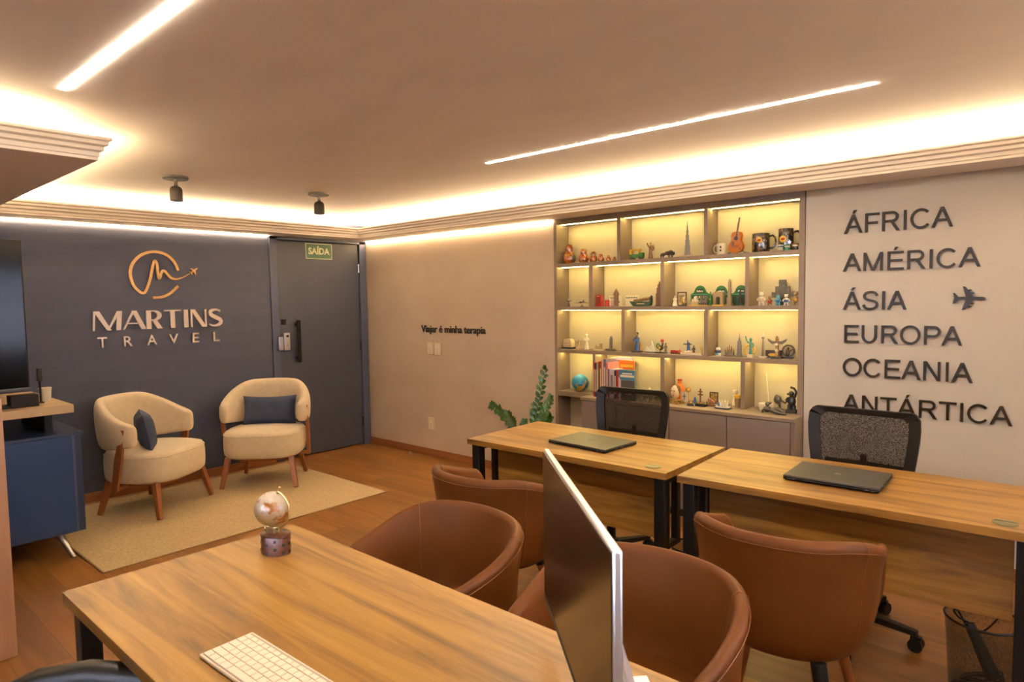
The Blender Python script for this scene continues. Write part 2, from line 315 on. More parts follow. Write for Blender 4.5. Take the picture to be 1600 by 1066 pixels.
# ---------------------------------------------------------------- logo and lettering on the navy wall
A90=PI/2   # local x -> +y, local -y -> +x
t=thing('gold_logo','round gold line logo with looping letter M and small plane on navy wall','logo',(0,0,0),A90)
Wf=lambda e:(lambda a,b,c:Vector((a,-c,b)))
def smooth_pts(P,k=5):
    out=[]
    for i in range(len(P)-1):
        p0=P[max(i-1,0)];p1=P[i];p2=P[i+1];p3=P[min(i+2,len(P)-1)]
        for j in range(k):
            u=j/k; out.append(tuple(.5*((2*b)+(-a+c)*u+(2*a-5*b+4*c-d)*u*u+(-a+3*b-3*c+d)*u**3) for a,b,c,d in zip(p0,p1,p2,p3)))
    return out+[P[-1]]
def ribbon(P,ws,y0,y1):
    m=MB(); n=len(P); rows=[]
    for i,p in enumerate(P):
        a=P[max(i-1,0)]; b=P[min(i+1,n-1)]; dx,dz=b[0]-a[0],b[1]-a[1]; l=math.hypot(dx,dz) or 1; w=ws(i/(n-1))/2
        nx,nz=-dz/l*w,dx/l*w
        rows.append([(p[0]+nx,-y0,p[1]+nz),(p[0]-nx,-y0,p[1]-nz),(p[0]-nx,-y1,p[1]-nz),(p[0]+nx,-y1,p[1]+nz)])
    return m.grid(rows,True,True)
C1=smooth_pts([(-1.913,1.795),(-1.939,1.862),(-2.0,1.923),(-2.096,1.945),(-2.193,1.912),(-2.256,1.845),(-2.279,1.766),(-2.264,1.68),(-2.23,1.63),(-2.194,1.608),(-2.169,1.63),(-2.134,1.725),(-2.108,1.839),(-2.092,1.872),(-2.077,1.84),(-2.074,1.784),(-2.065,1.726),(-2.045,1.778),(-2.023,1.791),(-2.0,1.764),(-1.973,1.734),(-1.931,1.724),(-1.879,1.739),(-1.819,1.772)])
ribbon(C1,lambda u:.021 if u<.86 else .021-.017*(u-.86)/.14,0,.016).build('looped_letter','gold_letter',t,ang=60)
ribbon(smooth_pts([(-2.121,1.571),(-2.044,1.578),(-1.979,1.61),(-1.919,1.667)]),lambda u:.021,0,.016).build('circle_arc','gold_letter',t,ang=60)
def airliner(parent,cx,cz,L,ang,m,nm='plane_emblem',y0=0,y1=.016,slim=1.0,engines=True):
    P=[(.5,0),(.47,.03),(.40,.045),(.14,.05),(-.12,.36),(-.20,.38),(-.10,.05),(-.32,.04),(-.43,.16),(-.49,.17),(-.45,0)]
    P=[(a,b*slim) for a,b in P]
    P=P+[(a,-b) for a,b in P[-2:0:-1]]; ca,sa=math.cos(ang),math.sin(ang)
    Q=[(cx+L*(a*ca-b*sa),cz+L*(a*sa+b*ca)) for a,b in P]
    m_=MB().prism(Q,lambda a,b,c:Vector((a,-c,b)),y0,y1)
    if engines:
        for s in (1,-1):
            for e,f in ((.10,.16),(.02,.26)):
                R=[(e-.045,f-.018),(e+.05,f-.018),(e+.05,f+.018),(e-.045,f+.018)]
                m_.prism([(cx+L*(a*ca-b*s*slim*sa),cz+L*(a*sa+b*s*slim*ca)) for a,b in R][::s],lambda a,b,c:Vector((a,-c,b)),y0,y1+.001)
    return m_.build(nm,m,parent,smooth=False)
airliner(t,-1.782,1.797,.075,math.radians(38),'gold_letter',engines=False,slim=1.25)
# MARTINS in wide letters of thick and thin strokes
t=thing('name_sign','raised pale metal word MARTINS on navy wall below the gold logo','sign',(0,0,0),A90)
ZB_,ZH=1.317,.151
def glyph(parts,m='silver_letter'):
    b=MB()
    for k,pl in enumerate(parts):
        b.prism([(x,ZB_+z*ZH) for x,z in pl],lambda a,c,e:Vector((a,-e,c)),0,.016+.0004*k)
    b.build('letter',m,t,smooth=False)
def st(x0,x1,w0,w1=None,z0=0,z1=1): w1=w1 or w0; return [(x0,z0),(x0+w0,z0),(x1+w1,z1),(x1,z1)]
glyph([st(-2.562,-2.553,.013),st(-2.465,-2.553,.032,.04),st(-2.465,-2.386,.014,.022),st(-2.402,-2.388,.034,.034)])
glyph([st(-2.353,-2.278,.012,.018),st(-2.216,-2.285,.036,.036),[(-2.325,.30),(-2.24,.30),(-2.245,.36),(-2.318,.36)]])
def bowl(cx,cz,rx,rz,w0,w1,a0,a1,n=18):
    out=[];inn=[]
    for i in range(n+1):
        a=a0+(a1-a0)*i/n; w=w0+(w1-w0)*abs(math.cos(a))
        out.append((cx+rx*math.cos(a),cz+rz*math.sin(a))); inn.append((cx+(rx-w)*math.cos(a),cz+(rz-w/ZH)*math.sin(a)))
    return out+inn[::-1]
glyph([st(-2.178,-2.178,.036),[(-2.16,.93),(-2.115,.93),(-2.115,1),(-2.16,1)],[(-2.16,.44),(-2.115,.44),(-2.115,.51),(-2.16,.51)],bowl(-2.118,.72,.058,.28,.011,.034,-PI/2,PI/2),st(-2.098,-2.135,.042,.036,0,.47)])
glyph([[(-2.042,.93),(-1.905,.93),(-1.905,1),(-2.042,1)],st(-1.993,-1.993,.036)])
glyph([st(-1.885,-1.885,.036)])
glyph([st(-1.828,-1.828,.013),st(-1.735,-1.828,.036,.036),st(-1.709,-1.709,.013)])
S=smooth_pts([(-1.575,.86),(-1.60,.95),(-1.63,.955),(-1.66,.86),(-1.655,.68),(-1.615,.52),(-1.578,.38),(-1.572,.2),(-1.60,.07),(-1.64,.045),(-1.672,.14)],4)
mb=ribbon([(a,ZB_+b*ZH) for a,b in S],lambda u:.014+.020*math.sin(PI*u)**2,0,.016); mb.build('letter','silver_letter',t,ang=60)
t=thing('name_sign','raised pale metal word TRAVEL in spaced letters below MARTINS','sign',(0,0,0),A90)
for c,x0,x1 in (('T',-2.537,-2.467),('R',-2.351,-2.287),('A',-2.18,-2.105),('V',-2.009,-1.937),('E',-1.820,-1.766),('L',-1.643,-1.588)):
    for o in word(t,c,x1-x0,.082,.014,'silver_letter',bold=.006): o.location=(x0,0,1.185)

def sans_word(parent,txt,width,H,ext,m):
    SW=.125; P={}
    def rb(P_,k=5): return ('r',smooth_pts(P_,k))
    def arc(cx,cz,rx,rz,a0,a1,n=26): return ('r',[(cx+rx*math.cos(a0+(a1-a0)*i/n),cz+rz*math.sin(a0+(a1-a0)*i/n)) for i in range(n+1)])
    def bx(a,b,c,d): return ('p',[(a,c),(b,c),(b,d),(a,d)])
    def dg(x0,x1,w=.14,z0=0,z1=1): return ('p',[(x0,z0),(x0+w,z0),(x1+w,z1),(x1,z1)])
    h=SW/2
    G={'A':(.93,[dg(.0,.395),dg(.79,.395),bx(.24,.69,.29,.41)]),'F':(.83,[bx(.12,.245,0,1),bx(.245,.80,.88,1),bx(.245,.72,.43,.55)]),
     'E':(.93,[bx(.12,.245,0,1),bx(.245,.87,.88,1),bx(.245,.83,.45,.57),bx(.245,.89,0,.12)]),'I':(.38,[bx(.13,.255,0,1)]),
     'T':(.85,[bx(.03,.82,.88,1),bx(.36,.485,0,.88)]),'N':(1.0,[bx(.11,.23,0,1),bx(.77,.89,0,1),dg(.75,.11,.145)]),
     'M':(1.16,[bx(.11,.23,0,1),bx(.93,1.05,0,1),dg(.51,.11,.13),dg(.52,.92,.13)]),
     'R':(1.0,[bx(.12,.245,0,1),bx(.245,.62,.88,1),bx(.245,.62,.44,.56),arc(.60,.72,.22,.22,-PI/2,PI/2),dg(.80,.50,.155,0,.46)]),
     'P':(.93,[bx(.12,.245,0,1),bx(.245,.60,.88,1),bx(.245,.60,.40,.52),arc(.58,.70,.24,.24,-PI/2,PI/2)]),
     'C':(1.0,[arc(.53,.5,.415,.455,math.radians(42),math.radians(322),36)]),'O':(1.08,[arc(.54,.5,.43,.455,0,2*PI,44)]),
     'U':(1.0,[bx(.115,.24,.40,1),bx(.76,.885,.40,1),arc(.50,.40,.3225,.355,-PI,0)]),
     'S':(.93,[rb([(.80,.74),(.74,.87),(.62,.945),(.45,.955),(.27,.91),(.175,.80),(.18,.67),(.28,.57),(.46,.51),(.66,.45),(.78,.36),(.80,.23),(.70,.10),(.52,.045),(.36,.05),(.21,.12),(.125,.27)])])}
    adv=0; L=[]
    for c in txt:
        ac=c in 'ÁÉ'; b={'Á':'A','É':'E'}.get(c,c); w_,parts=G[b]; L.append((adv,parts,ac,w_)); adv+=w_
    sx=width/(adv-.06)
    for ad,parts,ac,w_ in L:
        g=MB(); parts=list(parts)
        if ac: parts.append(('p',[(w_*.44,1.06),(w_*.44+.10,1.06),(w_*.44+.22,1.23),(w_*.44+.07,1.23)]))
        for k,(kind,pts) in enumerate(parts):
            e=ext+.0002*k
            if kind=='p': g.prism([((ad+x)*sx,z*H) for x,z in pts],lambda a,b,c:Vector((a,-c,b)),0,e)
            else:
                n=len(pts); rows=[]
                for i,p in enumerate(pts):
                    a=pts[max(i-1,0)]; b=pts[min(i+1,n-1)]
                    if pts[0]==pts[-1] or (abs(pts[0][0]-pts[-1][0])<1e-6 and abs(pts[0][1]-pts[-1][1])<1e-6):
                        if i in (0,n-1): a=pts[-2]; b=pts[1]
                    dx,dz=b[0]-a[0],b[1]-a[1]; l=math.hypot(dx,dz); nx,nz=-dz/l*h,dx/l*h
                    rows.append([((ad+p[0]+nx)*sx,0,(p[1]+nz)*H),((ad+p[0]-nx)*sx,0,(p[1]-nz)*H),((ad+p[0]-nx)*sx,-e,(p[1]-nz)*H),((ad+p[0]+nx)*sx,-e,(p[1]+nz)*H)])
                g.grid(rows,True,True)
        g.build('letter',m,parent,smooth=False)
# words on the plaster wall and the white wall
t=thing('wall_lettering','raised black phrase Viajar é minha terapia on plaster wall','sign',(.87,0,1.207),0)
word(t,'Viajar é minha terapia',.865,.068,.007,'black_letter',bold=.014)
for tx,x0,x1,z0,h in (('ÁFRICA',4.657,5.184,1.862,.108),('AMÉRICA',4.654,5.310,1.642,.104),('ÁSIA',4.657,4.978,1.418,.106),('EUROPA',4.655,5.240,1.225,.104),('OCEANIA',4.657,5.290,1.028,.106),('ANTÁRTICA',4.662,5.463,.818,.100)):
    t=thing('wall_lettering','dark glossy raised word %s on the white wall'%tx,'sign',(x0,0,z0),0,'continent names on the white wall')
    sans_word(t,tx,x1-x0,h,.012,'bronze_letter')
t=thing('plane_emblem','dark glossy airliner shape on white wall right of ÁSIA','wall emblem',(5.27,0,1.478),0)
airliner(t,0,0,.145,-.02,'bronze_letter','airliner_shape',0,.012,1.15)
# sockets
def socket(x,z,w,h,label,kind):
    t=thing('wall_socket',label,'socket',(x,0,z))
    MB().box(0,w,-.009,0,0,h).build('cover_plate','socket_plastic',t,bevel=.003)
    m=MB()
    for q in (.22,.42,.62):
        m.box(w*.22,w*.78,-.0115,-.0088,h*q,h*(q+.16))
    m.build('socket_module','white_plastic',t,bevel=.001)
    m=MB()
    for q in (.30,.50): 
        m.cyl((w*.42,-.0125,h*q),(w*.42,-.0114,h*q),.004,n=8).cyl((w*.58,-.0125,h*q),(w*.58,-.0114,h*q),.004,n=8)
    m.build('socket_hole','socket_dark',t)
socket(.955,.992,.088,.118,'ivory switch plate under the phrase, left one of the pair','a'); socket(1.055,.989,.09,.118,'ivory switch plate under the phrase, right one of the pair','b'); socket(.945,.262,.085,.118,'ivory wall socket low on plaster wall near floor','c')
t=MB().lathe([(.0,0),(.02,0),(.02,.006),(.012,.02),(.012,.03),(0,.034)],(.77,-.10,0),n=14).build('door_stop','socket_dark'); tag(t,'small metal doorstop on the floor by the plaster wall','doorstop')
# ---------------------------------------------------------------- built-in bookcase
X0,X1,D=2.508,4.437,.16
SH=[(1.788,1.759),(1.444,1.4175),(1.103,1.077),(.765,.728)]
t=thing('built_in_bookcase','taupe built-in bookcase with lit yellow niches in the back wall','bookcase',(0,0,0))
MB().box(X0,X1,D,D+.018,0,2.158).build('back_panel','taupe_light',t,smooth=False)
for a,b in ((X0,2.537),(4.403,X1)): MB().box(a,b,-.006,D,0,2.158).build('side_panel','taupe',t,bevel=.001)
MB().box(2.537,4.403,-.006,D,2.10,2.158).build('top_panel','taupe',t,bevel=.001)
for k,(a,b) in enumerate(SH): MB().box(2.537,4.403,-.006 ,D,b,a).build('shelf','taupe',t,bevel=.001)
DV=[[(3.102,3.132),(3.786,3.811)],[(2.846,2.88),(3.46,3.488),(4.069,4.095)],[(3.136,3.164),(3.788,3.816)],[(2.877,2.901),(3.459,3.49),(4.044,4.074)]]
TOPS=[2.10]+[b for a,b in SH[:3]]
for r in range(4):
    zt=TOPS[r]; zb=SH[r][0]
    for a,b in DV[r]: MB().box(a,b,-.006,D,zb,zt).build('divider','taupe',t,bevel=.001)
    ed=[2.537]+[q for ab in DV[r] for q in ab]+[4.403]
    for k in range(0,len(ed),2): MB().box(ed[k]+.004,ed[k+1]-.004,.05,.0545,zt-.0014,zt-.0002).build('led_strip','led_shelf',t,smooth=False)
MB().box(2.862,2.878,.0,D,0,.728).build('lower_divider','taupe',t,smooth=False)
MB().box(2.537,2.862,.11,D,0,.34).build('inner_box','taupe_light',t,smooth=False)
t=thing('base_cabinet','taupe base cabinet with four plain doors under the lit bookcase','cabinet',(0,0,0))
MB().box(2.882,4.437,-.15,-.008,.06,.742).build('cabinet_body','taupe',t,smooth=False)
MB().box(2.872,4.441,-.172,-.008,.742,.7645).build('countertop','taupe',t,bevel=.0015)
MB().box(2.9,4.42,-.12,-.02,0,.06).build('plinth','gap_dark',t,smooth=False)
ds=[2.882,3.19,3.61,4.02,4.417]
for a,b in zip(ds,ds[1:]): MB().box(a+.003,b-.003,-.168,-.15,.065,.738).build('door','taupe_door',t,bevel=.0015)
# ---------------------------------------------------------------- souvenirs
SV=dict(doll1=(2.607,0.070,1.788,0.155,0.098),doll2=(2.754,0.060,1.788,0.110,0.083),doll3=(2.852,0.050,1.788,0.084,0.062),doll4=(2.923,0.050,1.788,0.061,0.049),doll5=(2.992,0.050,1.788,0.046,0.037),doll6=(3.044,0.050,1.788,0.032,0.029),jeep=(3.237,0.050,1.788,0.079,0.113),violin=(3.351,0.050,1.788,0.116,0.046),bison=(3.481,0.060,1.788,0.053,0.107),burj=(3.638,0.050,1.788,0.246,0.076),mugw=(3.880,0.060,1.788,0.074,0.059),guitar=(3.977,0.070,1.788,0.271,0.106),mugb=(4.146,0.060,1.788,0.119,0.108),mugc=(4.293,0.090,1.788,0.140,0.098),minimug1=(4.283,0.020,1.788,0.036,0.032),minimug2=(4.324,0.020,1.788,0.033,0.032),minimug3=(4.373,0.020,1.788,0.038,0.036),star=(4.335,0.030,1.788,0.065,0.024),figA=(2.605,0.060,1.444,0.061,0.036),planeS=(2.742,0.050,1.444,0.053,0.121),phone=(2.908,0.050,1.444,0.090,0.042),redcup=(2.976,0.050,1.444,0.050,0.034),pinkthing=(3.007,0.050,1.444,0.055,0.020),card1=(3.008,0.120,1.444,0.081,0.114),bigben=(3.058,0.050,1.444,0.136,0.029),card2=(3.155,0.120,1.444,0.081,0.111),boat=(3.265,0.050,1.444,0.075,0.208),brownt=(3.395,0.100,1.444,0.184,0.037),whitest=(3.544,0.050,1.444,0.075,0.041),frame1=(3.563,0.120,1.444,0.098,0.069),olive=(3.615,0.040,1.444,0.062,0.040),plq1=(3.699,0.125,1.444,0.141,0.139),plq2=(3.853,0.125,1.444,0.137,0.136),plq3=(3.991,0.125,1.444,0.136,0.133),sacre=(3.706,0.030,1.444,0.068,0.053),notre=(3.773,0.030,1.444,0.070,0.061),grn=(3.786,0.100,1.444,0.098,0.035),arc=(3.872,0.040,1.444,0.096,0.078),obel=(3.943,0.050,1.444,0.180,0.039),eiff=(4.015,0.050,1.444,0.118,0.042),bearw=(4.155,0.050,1.444,0.090,0.050),clown=(4.212,0.040,1.444,0.065,0.029),blueb=(4.264,0.040,1.444,0.068,0.033),wbl=(4.315,0.040,1.444,0.072,0.036),beart=(4.371,0.050,1.444,0.090,0.048),step=(4.263,0.125,1.444,0.163,0.136),toast=(2.587,0.080,1.103,0.081,0.104),beig=(2.670,0.098,1.103,0.075,0.046),venus=(2.766,0.076,1.103,0.125,0.036),ruin=(2.886,0.064,1.103,0.056,0.080),pisa=(2.998,0.060,1.103,0.112,0.098),mini1=(3.050,0.120,1.103,0.058,0.025),woman=(3.230,0.060,1.103,0.147,0.086),gold1=(3.223,0.120,1.103,0.070,0.029),opera=(3.329,0.080,1.103,0.087,0.104),roost=(3.424,0.060,1.103,0.103,0.065),greyf=(3.471,0.050,1.103,0.076,0.032),bus=(3.551,0.050,1.103,0.036,0.073),wind=(3.623,0.100,1.103,0.098,0.059),darkf=(3.673,0.080,1.103,0.064,0.018),tray=(3.676,0.045,1.103,0.026,0.148),goldb=(3.730,0.090,1.103,0.052,0.027),snow=(3.860,0.060,1.103,0.069,0.041),cast=(3.937,0.070,1.103,0.083,0.078),esb=(4.004,0.070,1.103,0.160,0.038),lib=(4.088,0.050,1.103,0.131,0.038),ring=(4.052,0.120,1.103,0.080,0.081),cn=(4.161,0.070,1.103,0.174,0.046),dbox=(4.213,0.120,1.103,0.051,0.096),totem=(4.258,0.050,1.103,0.148,0.098),disc=(4.309,0.110,1.103,0.087,0.086),balll=(2.709,0.060,0.765,0.142,0.144),cer1=(3.339,-0.059,0.765,0.089,0.028),cer2=(3.387,-0.062,0.765,0.107,0.037),cer3=(3.435,-0.063,0.765,0.092,0.032),mask=(3.587,-0.030,0.765,0.129,0.121),bottle=(3.545,0.120,0.765,0.150,0.074),gball=(3.648,0.050,0.765,0.105,0.036),wcard=(3.618,0.050,0.765,0.073,0.059),bowl=(3.720,-0.065,0.765,0.031,0.048),teal=(3.708,0.028,0.765,0.049,0.020),cross=(3.792,-0.050,0.765,0.119,0.083),icon=(3.809,0.110,0.765,0.079,0.062),colf=(3.834,0.000,0.765,0.055,0.070),lotus=(3.950,-0.060,0.765,0.073,0.110),pillar=(3.958,0.110,0.765,0.105,0.035),bucket=(4.006,0.040,0.765,0.084,0.043),dish=(4.198,0.030,0.765,0.048,0.099),reclin=(4.286,-0.070,0.765,0.075,0.157),bird=(4.259,0.090,0.765,0.098,0.062),bear=(4.356,0.040,0.765,0.161,0.053),)
CX,CY=5.743,-4.197
def face(x,y): return math.atan2(y-CY,x-CX)-PI/2+PI     # turned a little towards the room
def sou(key,name,label,cat,parts,group=None,rz=0,dz=0):
    """parts: (part name, material, [prims]) in units of the thing's height"""
    x,y,z,h,w=SV[key]; t=thing(name,label,cat,(x,y,z+.0015+dz),rz,group)
    made={}
    for pn,m,prims in parts:
        b=MB(); n=12
        for q in prims:
            k=q[0]; a=[None]+[v*h if isinstance(v,(int,float)) else v for v in q[1:]]
            if k=='b': b.box(a[1]-a[4]/2,a[1]+a[4]/2,a[2]-a[5]/2,a[2]+a[5]/2,a[3],a[3]+a[6])
            elif k=='e': b.ell(a[1:4],a[4:7],n)
            elif k=='c': b.cyl(a[1:4],a[4:7],a[7],a[8],12)
            elif k=='l': b.lathe([(r*h,zz*h) for r,zz in q[3]],(a[1],a[2],0),16,*(q[4:] or ()))
            elif k=='t': b.tube([[v*h for v in p] for p in q[2]],a[1],6)
            elif k=='tc': b.tube([[v*h for v in p] for p in q[2]],a[1],6,True)
            elif k=='p': b.prism([(u*h,v*h) for u,v in q[1]],lambda u,v,c:Vector((u,c,v)),q[2]*h,q[3]*h)
        par=t
        if '>' in pn: pp,pn=pn.split('>'); par=made[pp]
        o=b.build(pn,m,par); made.setdefault(pn,o)
    return t
# nesting dolls
for i,d in enumerate(('largest nesting doll, with the dark painted side, at the left end of the top shelf','second largest orange nesting doll, beside the largest one','third largest orange nesting doll in the row of six','fourth largest orange nesting doll in the row of six','fifth largest orange nesting doll, next to the tiniest','tiniest orange nesting doll at the right end of its row')):
    k='doll%d'%(i+1); w=SV[k][4]/SV[k][3]/2; hr=w*.62
    P=[('body','doll_paint',[('l',0,0,[(0,0),(w*.72,0),(w*.95,.12),(w,.26),(w*.93,.42),(w*.72,.56),(hr*.9,.62)])]),
       ('head','doll_paint',[('l',0,0,[(hr*.9,.60),(hr,.72),(hr*.95,.84),(hr*.7,.95),(0,1)])]),
       ('painted_face','skin',[('e',0,-hr*.62,.76,hr*.55,hr*.45,.10)])]
    if i==0: P.append(('dark_side','doll_dark',[('e',w*.45,.03,.27,w*.68,w*.8,.255)]))
    sou(k,'nesting_doll',d,'nesting doll',P,'nesting dolls on the top shelf')
sou('jeep','toy_bus','green and yellow toy open bus on the top shelf','toy car',[('body','green',[('b',0,0,.14,1.35,.45,.34),('b',.5,0,.3,.4,.4,.3)]),('roof','yellow',[('b',-.12,0,.82,1.1,.46,.14),('b',-.55,0,.4,.25,.42,.45),('b',.3,0,.5,.06,.4,.35)]),('wheel','black',[('c',-.42,-.26,.15,-.42,-.14,.15,.15,.15)]),('wheel','black',[('c',.45,-.26,.15,.45,-.14,.15,.15,.15)]),('wheel','black',[('c',-.42,.14,.15,-.42,.26,.15,.15,.15)]),('wheel','black',[('c',.45,.14,.15,.45,.26,.15,.15,.15)])])
def figure(key,label,body,skin='skin',name='figurine',cat='figurine',arms='down',base='dbrown',hat=None,extra=(),bw=.16,rz=0,robe=.17):
    bs=[('base',base,[('l',0,0,[(0,0),(bw,0),(bw,.05),(bw*.8,.07),(0,.07)])])] if base else []
    A={'down':[('t',.045,[(-.11,0,.72),(-.17,-.03,.58),(-.12,-.1,.47)]),('t',.045,[(.11,0,.72),(.17,-.03,.58),(.12,-.1,.47)])],
       'wide':[('t',.045,[(-.1,0,.74),(-.28,0,.77),(-.42,0,.80)]),('t',.045,[(.1,0,.74),(.28,0,.77),(.42,0,.80)])],
       'up':[('t',.04,[(-.1,0,.72),(-.2,0,.84),(-.25,0,.98)]),('t',.04,[(.1,0,.72),(.17,-.05,.6),(.08,-.1,.55)])],
       'fold':[('t',.045,[(-.11,0,.72),(-.16,-.06,.6),(.0,-.13,.6)]),('t',.045,[(.11,0,.72),(.16,-.06,.6),(.0,-.13,.57)])]}[arms]
    P=bs+[('body',body,[('l',0,0,[(0,.05),(robe,.05),(robe*.82,.25),(robe*.55,.46),(robe*.68,.62),(robe*.7,.72),(.05,.79),(.045,.83)],1,.75)]+A),('head',skin,[('e',0,0,.90,.075,.08,.095)])]
    if hat: P.append(('hair',hat,[('e',0,.015,.93,.085,.085,.075)]))
    return sou(key,name,label,cat,P+list(extra),None,rz)
figure('violin','brown statuette of a musician with raised arm, beside the toy bus','wood_','beige',arms='up',hat='brown',extra=[('instrument','souvenir_brown',[('e',.2,-.08,.66,.14,.05,.2)])])
sou('bison','bison_figurine','dark brown bison figurine on the top shelf','animal figurine',[('body','dbrown',[('e',.15,0,.62,.62,.32,.3),('e',.45,0,.7,.38,.3,.3),('e',-.6,0,.5,.42,.26,.22)]),('head','black',[('e',.88,0,.52,.2,.2,.24),('t',.04,[(.85,-.18,.65),(.92,-.28,.8)]),('t',.04,[(.85,.18,.65),(.92,.28,.8)])]),('leg','dbrown',[('c',-.85,-.12,.45,-.92,-.12,0,.13,.08)]),('leg','dbrown',[('c',-.7,.14,.4,-.74,.14,0,.13,.08)]),('leg','dbrown',[('c',.3,-.14,.45,.26,-.14,0,.12,.08)]),('leg','dbrown',[('c',.55,.14,.45,.6,.14,0,.12,.08)]),('tail','black',[('t',.03,[(-.98,0,.6),(-1.08,0,.4),(-1.05,0,.25)])])])
def tower(key,name,label,m,secs,base=None,bm='beige',rz=.5):
    P=[]
    if base: P.append(('base',bm,[('b',0,0,0,base,base,.03)]))
    P.append(('tower_body',m,[('b',0,0,z0,w,w,z1-z0) for w,z0,z1 in secs[:-1]])); w,z0,z1=secs[-1]
    P.append(('spire',m,[('c',0,0,z0,0,0,z1,w,.004)])); return sou(key,name,label,'miniature building',P,None,rz)
tower('burj','tower_model','tall thin stepped silver-brown skyscraper model on the top shelf','grey',[(.17,.03,.12),(.14,.1,.3),(.115,.28,.45),(.09,.43,.6),(.06,.58,.74),(.04,.72,.85),(.016,.83,1)],.3,'stone')
def mug(key,label,m,handle=1,extra=(),wr=None):
    x,y,z,h,w=SV[key]; r=wr or w/h/2
    return sou(key,'mug',label,'mug',[('cup',m,[('l',0,0,[(0,0),(r*.94,0),(r,.05),(r,.97),(r*.97,1),(r*.9,.98),(r*.88,.1),(0,.08)])]),('handle',m,[('t',.055,[(handle*(r*.95+a),0,c) for a,c in ((0,.82),(.2,.86),(.33,.72),(.36,.5),(.3,.3),(.16,.18),(0,.2))])])]+list(extra))
mug('mugw','small white mug with dark hearts, left of the little guitar','white',-1,[('heart_print','dbrown',[('e',.1,-.40,.66,.09,.02,.1),('e',.1,-.40,.36,.1,.02,.09)])])
mug('mugb','black patterned souvenir mug with yellow round emblem, nearest the little guitar','mug_print',1,[('emblem','yellow',[('e',.06,-.435,.62,.17,.03,.17)]),('emblem_centre','red',[('e',.06,-.45,.62,.11,.025,.07)])])
mug('mugc','tall brown souvenir mug with yellow round emblem at the right end of top shelf','mug_print',1,[('emblem','yellow',[('e',-.02,-.34,.52,.16,.03,.16)]),('emblem_centre','red',[('e',-.02,-.355,.52,.1,.025,.06)])],wr=.33)
sou('guitar','toy_guitar','small orange acoustic guitar standing on the top shelf','guitar',[('body','guitar_top',[('p',[(.0,.02),(.10,.03),(.185,.09),(.20,.19),(.165,.27),(.135,.32),(.15,.38),(.165,.44),(.14,.51),(.08,.535),(.02,.53),(-.04,.535),(-.09,.51),(-.115,.44),(-.10,.38),(-.11,.32),(-.15,.27),(-.19,.19),(-.18,.09),(-.10,.03)],-.04,.05)]),('sound_hole','black',[('c',.02,-.041,.37,.02,-.05,.37,.05,.05)]),('bridge','brown',[('b',0,-.045,.17,.16,.02,.02)]),('pickguard','brown',[('p',[(-.09,.2),(-.04,.2),(-.03,.3),(-.09,.3)],-.045,-.04)]),('neck','brown',[('c',.03,-.035,.42,.10,-.01,.88,.024,.02)]),('headstock','cream',[('p',[(.075,.87),(.125,.865),(.15,.99),(.085,1.0)],-.03,0)]),('stand','black',[('t',.012,[(.12,-.05,.12),(.2,.05,.02),(.3,.1,.012)]),('t',.012,[(-.12,-.02,.05),(-.24,.0,.012)])])],rz=-.15)
for k,c,l in (('minimug1','white','tiny white espresso mug in front of the tall brown mug'),('minimug2','teal','tiny green mug in the middle of three tiny mugs'),('minimug3','black','tiny black mug at the right end of the top shelf')): mug(k,l,c,-1 if k!='minimug3' else 1,[('band','white' if c!='white' else 'blue',[('l',0,0,[(SV[k][4]/SV[k][3]/2+.004,.55),(SV[k][4]/SV[k][3]/2+.01,.7),(SV[k][4]/SV[k][3]/2+.004,.8)])])])
sou('star','star_figurine','small silver star figurine standing between the tiny mugs','figurine',[('post','silver',[('c',0,0,0,0,0,.6,.04,.03),('l',0,0,[(0,0),(.15,0),(.12,.06),(0,.06)])]),('star','silver',[('p',[(.22*(1 if i%2==0 else .42)*math.sin(i*PI/5),.78+.22*(1 if i%2==0 else .42)*math.cos(i*PI/5)) for i in range(10)],-.04,.04)])])
# second shelf
figure('figA','tiny pale-headed statuette at the left end of second shelf','dgrey','white',arms='wide',base='black',bw=.2)
sou('planeS','plane_model','small dark model plane with wide thin wings on a stand','plane model',[('stand','dgrey',[('l',0,0,[(0,0),(.32,0),(.28,.08),(.05,.12),(.04,.45),(0,.5)])]),('fuselage','black',[('c',0,-.5,.62,0,.5,.72,.13,.06),('e',0,-.5,.62,.13,.2,.13),('b',0,.42,.72,.05,.16,.28)]),('wing','dgrey',[('p',[(0,.58),(1.1,.5),(1.15,.54),(0,.72)],-.16,.1)]),('wing','dgrey',[('p',[(0,.58),(-1.1,.5),(-1.15,.54),(0,.72)],-.16,.1)])])
sou('phone','phone_box','red miniature phone box on the second shelf','miniature phone box',[('box','red',[('b',0,0,0,.48,.44,.95),('l',0,0,[(.3,.95),(.22,1),(0,1)])]),('window','brown',[('b',-.1,-.215,.25,.12,.02,.55),('b',.1,-.215,.25,.12,.02,.55)]),('sign_band','cream',[('b',0,-.225,.86,.3,.02,.05)])])
mug('redcup','small red cup beside the miniature phone box','red',1)
sou('pinkthing','toy_soldier','tiny pink and white striped figurine beside the red cup','figurine',[('body','pink',[('l',0,0,[(0,0),(.17,0),(.17,.55),(.1,.7),(0,.72)])]),('head','white',[('e',0,0,.83,.13,.13,.17)]),('stripe','white',[('l',0,0,[(.175,.2),(.185,.26),(.175,.32)]),('l',0,0,[(.175,.44),(.185,.5),(.175,.56)])])])
def plate(key,label,m,ink,inkw):
    return sou(key,'souvenir_card',label,'card',[('card',m,[('b',0,0,0,SV[key][4]/SV[key][3],.06,1)]),('printed_marks',ink,inkw)],'cream cards on the second shelf')
plate('card1','cream printed card standing behind the clock tower model','white','dgreen',[('b',-.52+.12*i,-.034,.74,.07,.008,.13-.04*(i%2)) for i in range(4)]+[('b',.32,-.034,.35,.3,.008,.12)])
